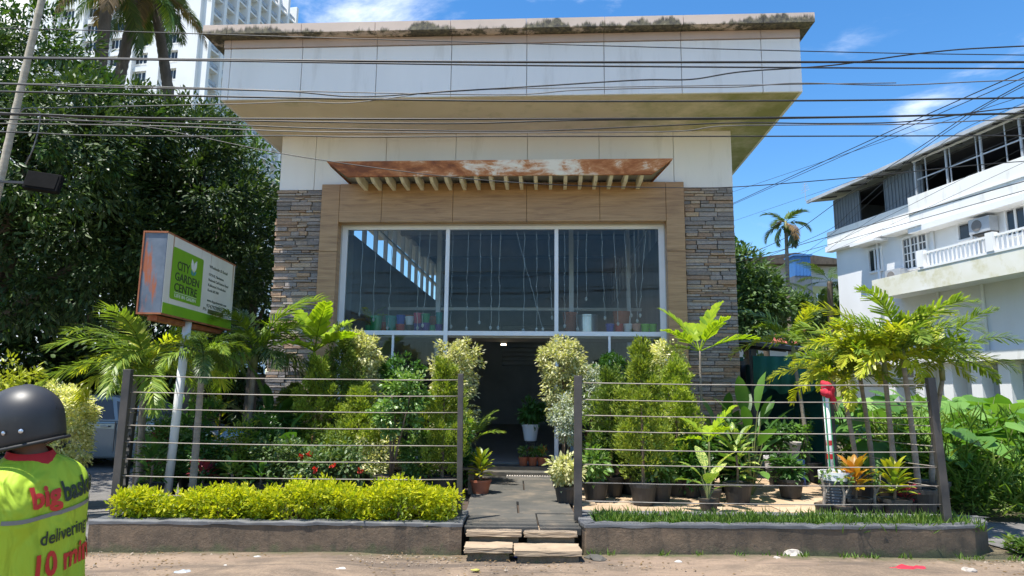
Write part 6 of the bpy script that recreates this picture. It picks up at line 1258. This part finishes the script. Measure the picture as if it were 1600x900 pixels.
# ------------------------------------------------------------------ shade shed right of the shop
sh = thing('shade_shed', 'lean-to shed with grey sheet roof and green shade net', 'shed', (at(1162, 600, 12.6).x, 12.2, 0))
xr = at(1285, 600, 12.2).x-sh.location.x+.1; za = at(1160, 520, 12.2).z; zb_ = at(1160, 548, 12.2).z
for k in range(5):
    y = k*.9; O('roof_sheet', fix(MB().add([(0, y, za-.16+.07*k), (xr, y, za-.3+.07*k), (xr, y+.88, za-.24+.07*k), (0, y+.88, za-.1+.07*k), (0, y, za-.14+.07*k), (xr, y, za-.28+.07*k), (xr, y+.88, za-.22+.07*k), (0, y+.88, za-.08+.07*k)], [(0, 1, 2, 3), (4, 5, 6, 7), (0, 1, 5, 4), (1, 2, 6, 5), (2, 3, 7, 6), (3, 0, 4, 7)]).mesh()), M['roof_sheet'], sh)
    O('purlin', MB().bar((0, y-.01, za-.2+.07*k), (xr, y-.01, za-.34+.07*k), .06, .06).mesh(), M['black_metal'], sh)
for x in (.6, 1.3, 2.0): O('truss', MB().bar((min(x, xr), -.05, za-.2), (min(x, xr), 4.4, za+.06), .05, .05).mesh(), M['black_metal'], sh)
for x, y in ((.05, 0), (xr-.05, 0), (.05, 4.3), (xr-.05, 4.3)): O('post', boxm(x-.05, x+.05, y-.05, y+.05, 0, za-.3), M['black_metal'], sh)
nb = MB(); nx = 30
for i in range(nx+1): x = .02+(xr-.04)*i/nx; nb.v += [(x, -.08+.025*math.sin(i*1.3), za-.42), (x, -.08+.045*math.sin(i*1.3+.4), za-1.05-.05*math.sin(i*.7))]
nb.f = [(2*i, 2*i+2, 2*i+3, 2*i+1) for i in range(nx)]; nm_ = O('shade_net', nb.mesh(smooth=True), M['net_green'], sh); so = nm_.modifiers.new('t', 'SOLIDIFY'); so.thickness = .006
bk = O('back_net', boxm(0, xr, 4.36, 4.4, .1, za-.2), M['net_green'], sh); O('side_net', boxm(xr+.02, xr+.05, .1, 4.3, .1, za-.4), M['net_green'], sh)

# ------------------------------------------------------------------ far right background
wtree('far_tree', 'bushy mid green tree standing behind the shed beside the shop', 1170, 27, [(1155, 430, 0, 1.2, 1.3, 1.4), (1180, 480, 0, 1.3, 1.3, 1.3), (1150, 490, 0, 1.4, 1.4, 1.4)], 3, .2, 200, 8000, .26, .12, 'far', 801, .5, 'far trees right of the shop')
wtree('far_tree', 'dark bushy tree below the blue roofed house', 1250, 33, [(1220, 490, 0, 1.4, 1.5, 1.0), (1270, 500, 0, 1.5, 1.5, 1.1), (1300, 500, 0, 1.2, 1.5, 1.2)], 3, .2, 160, 5500, .28, .13, 'far', 802, .5, 'far trees right of the shop')
ap = at(1228, 356, 28); palm('areca_palm', 'tall slender palm standing alone against the blue sky', (at(1232, 520, 28).x, 28, 0), ap.z-.2, ARECA, 11, 'palm_dark', (.1, .075), 'bark_pale', (ap.x-at(1232, 520, 28).x, 0), (1.15, -.9), 803, None, .5, (.62, .75), None, 'palm', .5, ['palm_dark', 'palm_dark', 'palm_dark', 'palm_dead'])
cp = at(1190, 445, 30); palm('coconut_palm', 'short coconut palm behind the shed, left of the slender palm', (cp.x, 30, 0), cp.z, COCO, 9, 'palm_dark', (.16, .13), 'bark_dark', (.2, 0), (1.0, -.4), 804, 'far coconut palms', 0, (.5, .6))
cp = at(1290, 440, 31); palm('coconut_palm', 'low coconut palm right of the blue roof shed', (cp.x, 31, 0), cp.z, COCO, 9, 'palm_dark', (.16, .13), 'bark_dark', (.2, 0), (1.0, -.4), 805, 'far coconut palms', 0, (.5, .6), None, 'palm', 1.2)
fh = thing('far_house', 'yellow and grey house with dark roof beyond the trees', 'house', (at(1215, 450, 44).x, 44, 0)); z1 = at(1240, 410, 44).z
O('wall', boxm(-2.2, 4.5, 0, 6, 0, z1-.3), M['yellow_wall'], fh); O('upper_wall', boxm(-2.2, 4.5, -.05, 5.9, z1-1.6, z1-.25), M['grey_wall'], fh); O('roof', fix(MB().prism([(-2.8, z1-.25), (5.0, z1-.25), (5.0, z1-.05), (1.0, z1+.5), (-2.8, z1)], -.8, 6.5).mesh()), M['bark_dark'], fh)
for x in (-.9, .9, 2.6): o = O('window', MB().box(x-.08, x+1.08, -.1, .02, z1-3.6, z1-2.1).mesh(), M['white_bright'], fh); O('pane', boxm(x, x+1, -.13, -.1, z1-3.5, z1-2.2), M['dark_glass'], o)
tp = at(1255, 430, 41); tk = thing('blue_cabin', 'bright blue sheet metal cabin on the far rooftop', 'cabin', (tp.x, 41, 0)); z1 = at(1255, 400, 41).z
O('wall', boxm(-.5, .5, 0, 1.2, z1-1.25, z1), M['blue_sheet'], tk); O('roof', boxm(-.6, .6, -.1, 1.3, z1, z1+.1), M['blue_sheet'], tk); O('base_wall', boxm(-.55, .55, .02, 1.3, 0, z1-1.251), M['slate_panel'], tk)
for k in range(5): O('rib', boxm(-.46+k*.21, -.42+k*.21, -.03, -.001, z1-1.2, z1-.03), M['blue_sheet'], tk)
rh = thing('far_house', 'low red roofed house half hidden behind the shed', 'house', (at(1215, 520, 36).x, 36, 0)); z1 = at(1210, 522, 36).z
O('wall', boxm(-2.5, 2.5, .3, 4, 0, z1-.4), M['white_wall'], rh); O('roof', fix(MB().add([(-3, 0, z1-.5), (3, 0, z1-.5), (3, 2.2, z1+.5), (-3, 2.2, z1+.5), (3, 4.4, z1-.5), (-3, 4.4, z1-.5)], [(0, 1, 2, 3), (3, 2, 4, 5), (0, 3, 5), (1, 4, 2), (0, 5, 4, 1)]).mesh()), M['red_tile'], rh)
for i, (px, Y, py, w) in enumerate(((1160, 60, 500, 6), (1330, 62, 520, 6), (-300, 60, 450, 9), (1900, 60, 450, 9))):
    wtree('far_tree', ('distant green tree seen low behind the far house', 'distant green tree between the white house and the far house', 'distant tree beyond the left edge', 'distant tree beyond the right edge')[i], px, Y, [(px-60, py, 0, w*.7, 3, 3.4), (px+60, py+20, 0, w*.7, 3, 3)], 4, .3, 120, 4000, .5, .26, 'far', 820+i, .9, 'far trees right of the shop')

# ------------------------------------------------------------------ overgrown lot on the right
def taro_mesh(L, W, seed):
    r = rng(seed); out = [(0, 0), (-.16, .3), (-.1, .5), (.25, .48), (.62, .3), (1, 0), (.62, -.3), (.25, -.48), (-.1, -.5), (-.16, -.3)]
    V = [(.22*L, 0, .0)]+[(x*L, y*W*1.05, -.12*L*(x**2)-.14*W*abs(y)+r.normal()*.02*L) for x, y in out]; n = len(out)
    return npmesh(np.array(V), [np.array([(0, 1+i, 1+(i+1) % n) for i in range(n)])], True)
TARO = [taro_mesh(.5, .5, i) for i in range(5)]
for me in TARO: me.materials.append(LF['taro'])
r_ = rng(900); spots_ = []
tries = 0
while len(spots_) < 62 and tries < 4000:
    tries += 1; Y = 10.2+r_.random()**1.3*7; px = r_.uniform(1315, 1690); x = at(px, 620, Y).x
    if px < 1360 and Y < 12.5: continue
    if all((x-a)**2+(Y-b)**2 > .42**2 for a, b in spots_): spots_.append((x, Y))
spots_.sort(key=lambda p: p[1])
for i, (x, Y) in enumerate(spots_):
    t = thing('taro_plant', 'broad leaved taro plant in the overgrown lot below the white house', 'plant', (x, Y, -.02), 0, 'taro plants in the overgrown lot'); hh = r_.uniform(1.0, 1.5)+.05*(Y-10)
    sb_ = MB()
    for k in range(6):
        a = k*1.05+r_.uniform(-.4, .4); el = r_.uniform(-.55, .1); d = r_.uniform(.2, .42); h = hh*r_.uniform(.62, 1); p = (math.cos(a)*d, math.sin(a)*d, h)
        o = bpy.data.objects.new('leaf', TARO[int(r_.integers(5))]); COL.objects.link(o); o.parent = t; o.location = p; o.rotation_euler = Euler((r_.uniform(-.25, .25), .35-el*.6, a)); s_ = r_.uniform(.75, 1.25); o.scale = (s_,)*3
        sb_.tube([(0, 0, 0), (p[0]*.4, p[1]*.4, h*.6), p], [.016, .012, .007], 4, False)
    O('stalks', sb_.mesh(), M['stem_green'], t)
def weeds(seed, n, xf, hf, mt, name, L=.11, W_=.02, lean=.8):
    r = rng(seed); x, y = xf(r, n); h = hf(x, y)*r.random(n)**.7; P = np.stack([x, y, h], 1); D = unit(np.stack([r.normal(size=n)*lean, r.normal(size=n)*lean-.2, r.uniform(.1, 1.2, n)], 1)); N = unit(np.stack([r.normal(size=n)*.5, r.normal(size=n)*.5-.3, np.ones(n)], 1))
    V, Fs = leaf_arrays(P, D, N, L*r.uniform(.5, 1.4, n), W_*r.uniform(.7, 1.3, n), .15, .3); return O(name, npmesh(V, Fs), LF[mt], kind='stuff')
def lotxy(r, n):
    k = r.integers(0, 260, n); r2 = rng(5); cx = r2.uniform(5.7, 16, 260); cy = 9.05+r2.random(260)**1.5*4.2+np.maximum(0, (6.3-cx))*1.5; return cx[k]+r.normal(size=n)*.16, np.maximum(cy[k]+r.normal(size=n)*.16, 8.95+np.maximum(0, (6.0-cx[k])))
weeds(911, 26000, lotxy, lambda x, y: np.clip(.45+(y-8.9)*.55, .4, 1.25)*(.8+.3*np.sin(x*3)*np.sin(y*2.3)), 'weed', 'weeds', .13, .026)
weeds(912, 9000, lotxy, lambda x, y: np.clip(.4+(y-8.9)*.5, .3, 1.15), 'grass', 'tall_grass', .34, .012, .35)
weeds(913, 500, lambda r, n: (5.2+np.abs(r.normal(size=n))*.16, 7.15+r.normal(size=n)*.14), lambda x, y: .12+0*x, 'grass', 'corner_weeds', .1, .025)
weeds(914, 9000, lambda r, n: (r.uniform(-14, -4.8, n), r.uniform(14.5, 21, n)), lambda x, y: .35+0*x, 'mango', 'undergrowth', .2, .05)

# ------------------------------------------------------------------ overhead cables along the street
fr = random.Random(21)
def cable(label, pts, Y, r, mt='cable', twist=0):
    P = []
    x0, y0 = pts[0]; x1, y1 = pts[1]; P.append((x0-500, y0-(y1-y0)/(x1-x0)*500*.6)); P += pts; x0, y0 = pts[-2]; x1, y1 = pts[-1]; P.append((x1+500, y1+(y1-y0)/(x1-x0)*500*.6))
    W3 = [at(px, py, Y(px) if callable(Y) else Y) for px, py in P]; out = []
    for i in range(len(W3)-1):                               # smooth through the points
        a = W3[max(i-1, 0)]; b = W3[i]; c = W3[i+1]; d = W3[min(i+2, len(W3)-1)]
        for k in range(8):
            t_ = k/8; out.append(.5*((2*b)+(c-a)*t_+(2*a-5*b+4*c-d)*t_*t_+(3*b-a-3*c+d)*t_**3))
    out.append(W3[-1]); t = MB(); t.tube(out, r*.8, 6)
    o = O('overhead_cable', t.mesh(smooth=True), M[mt]); return prop(o, label, 'cable', 'overhead cables across the street')
cable('thin black cable, topmost, crossing over the cornice', [(0, 44), (220, 50), (440, 57), (780, 67), (1300, 81), (1600, 86)], 6.4, .006)
cable('thick black cable crossing the upper white fascia', [(0, 90), (300, 93), (800, 97), (1300, 97), (1600, 97)], 6.3, .014)
cable('black cable just under the thick one on the upper fascia', [(0, 91), (300, 94.5), (800, 102), (1300, 106), (1600, 107)], 6.25, .010)
cable('wavy grey cable rising to the right across the fascia', [(0, 131), (130, 136), (300, 139), (450, 143), (560, 151), (700, 143), (850, 134), (1000, 125), (1080, 124), (1160, 112), (1300, 102), (1450, 82), (1600, 72)], 6.5, .009)
cable('thin wavy cable along the bottom of the white fascia', [(0, 130), (300, 137), (450, 142), (780, 148), (900, 141), (1050, 137), (1150, 136), (1250, 130), (1400, 133), (1600, 125)], 6.55, .007, 'cable_grey')
cable('straight black cable along the eave edge', [(0, 143), (300, 150), (800, 158), (1300, 157), (1600, 153)], 6.2, .011)
cable('sagging thin cable dipping below the eave edge on the left', [(340, 163), (460, 159), (540, 161), (620, 152), (700, 142), (900, 137)], 6.6, .006, 'cable_grey')
cable('upper cable of the bundle under the soffit', [(0, 177), (140, 182), (300, 185), (800, 186), (1300, 183), (1600, 177)], 6.3, .011)
cable('second cable of the bundle under the soffit', [(0, 179), (160, 184), (400, 189), (700, 193), (900, 188), (1150, 186), (1400, 182), (1600, 178)], 6.38, .009)
cable('loose cable twisting below the soffit bundle', [(0, 186), (200, 191), (380, 196), (520, 201), (800, 205), (1000, 198), (1150, 192), (1300, 193), (1430, 189), (1600, 167)], 6.45, .008)
cable('pale cable drooping over the dark trees and the white wall', [(0, 193), (250, 197), (450, 205), (640, 207), (900, 207), (1060, 205), (1130, 197), (1280, 195), (1420, 194), (1600, 186)], 6.5, .007, 'cable_grey')
cable('lowest long straight cable before the white wall', [(0, 206), (120, 211), (300, 213), (450, 212), (560, 214), (800, 213), (1150, 213), (1600, 212)], 6.3, .008)
cable('thin service wire slanting down across the rusted canopy', [(180, 193), (300, 212), (440, 240), (600, 264), (750, 281), (900, 290), (1040, 293), (1150, 292), (1350, 276), (1600, 252)], 6.8, .006)
for i, (pts, lab, r) in enumerate((([(1600, 112), (1510, 180), (1440, 228), (1330, 300), (1230, 370), (1140, 412)], 'thick twisted cable running away towards the far rooftops', .009), ([(1600, 121), (1530, 172), (1430, 242), (1330, 330), (1290, 362), (1180, 412)], 'second cable running away beside the thick twisted one', .007), ([(1600, 150), (1500, 205), (1400, 280), (1320, 350), (1260, 400)], 'thin cable running away low against the white house', .005), ([(1600, 196), (1480, 262), (1380, 330), (1300, 392)], 'thin lower cable running away across the white house', .004))):
    n = len(pts); cable(lab, pts, (lambda px: 8+max(0, (1600-px))/1600*40), r)
lp_ = O('cable_loop', MB().tube([at(x, y, 6.35) for x, y in ((28, 178), (38, 170), (52, 168), (62, 175), (63, 185), (60, 205), (52, 232), (40, 258))], .006, 6).mesh(smooth=True), M['cable_grey']); prop(lp_, 'loose loop of grey cable hanging by the leaning palm trunk', 'cable')
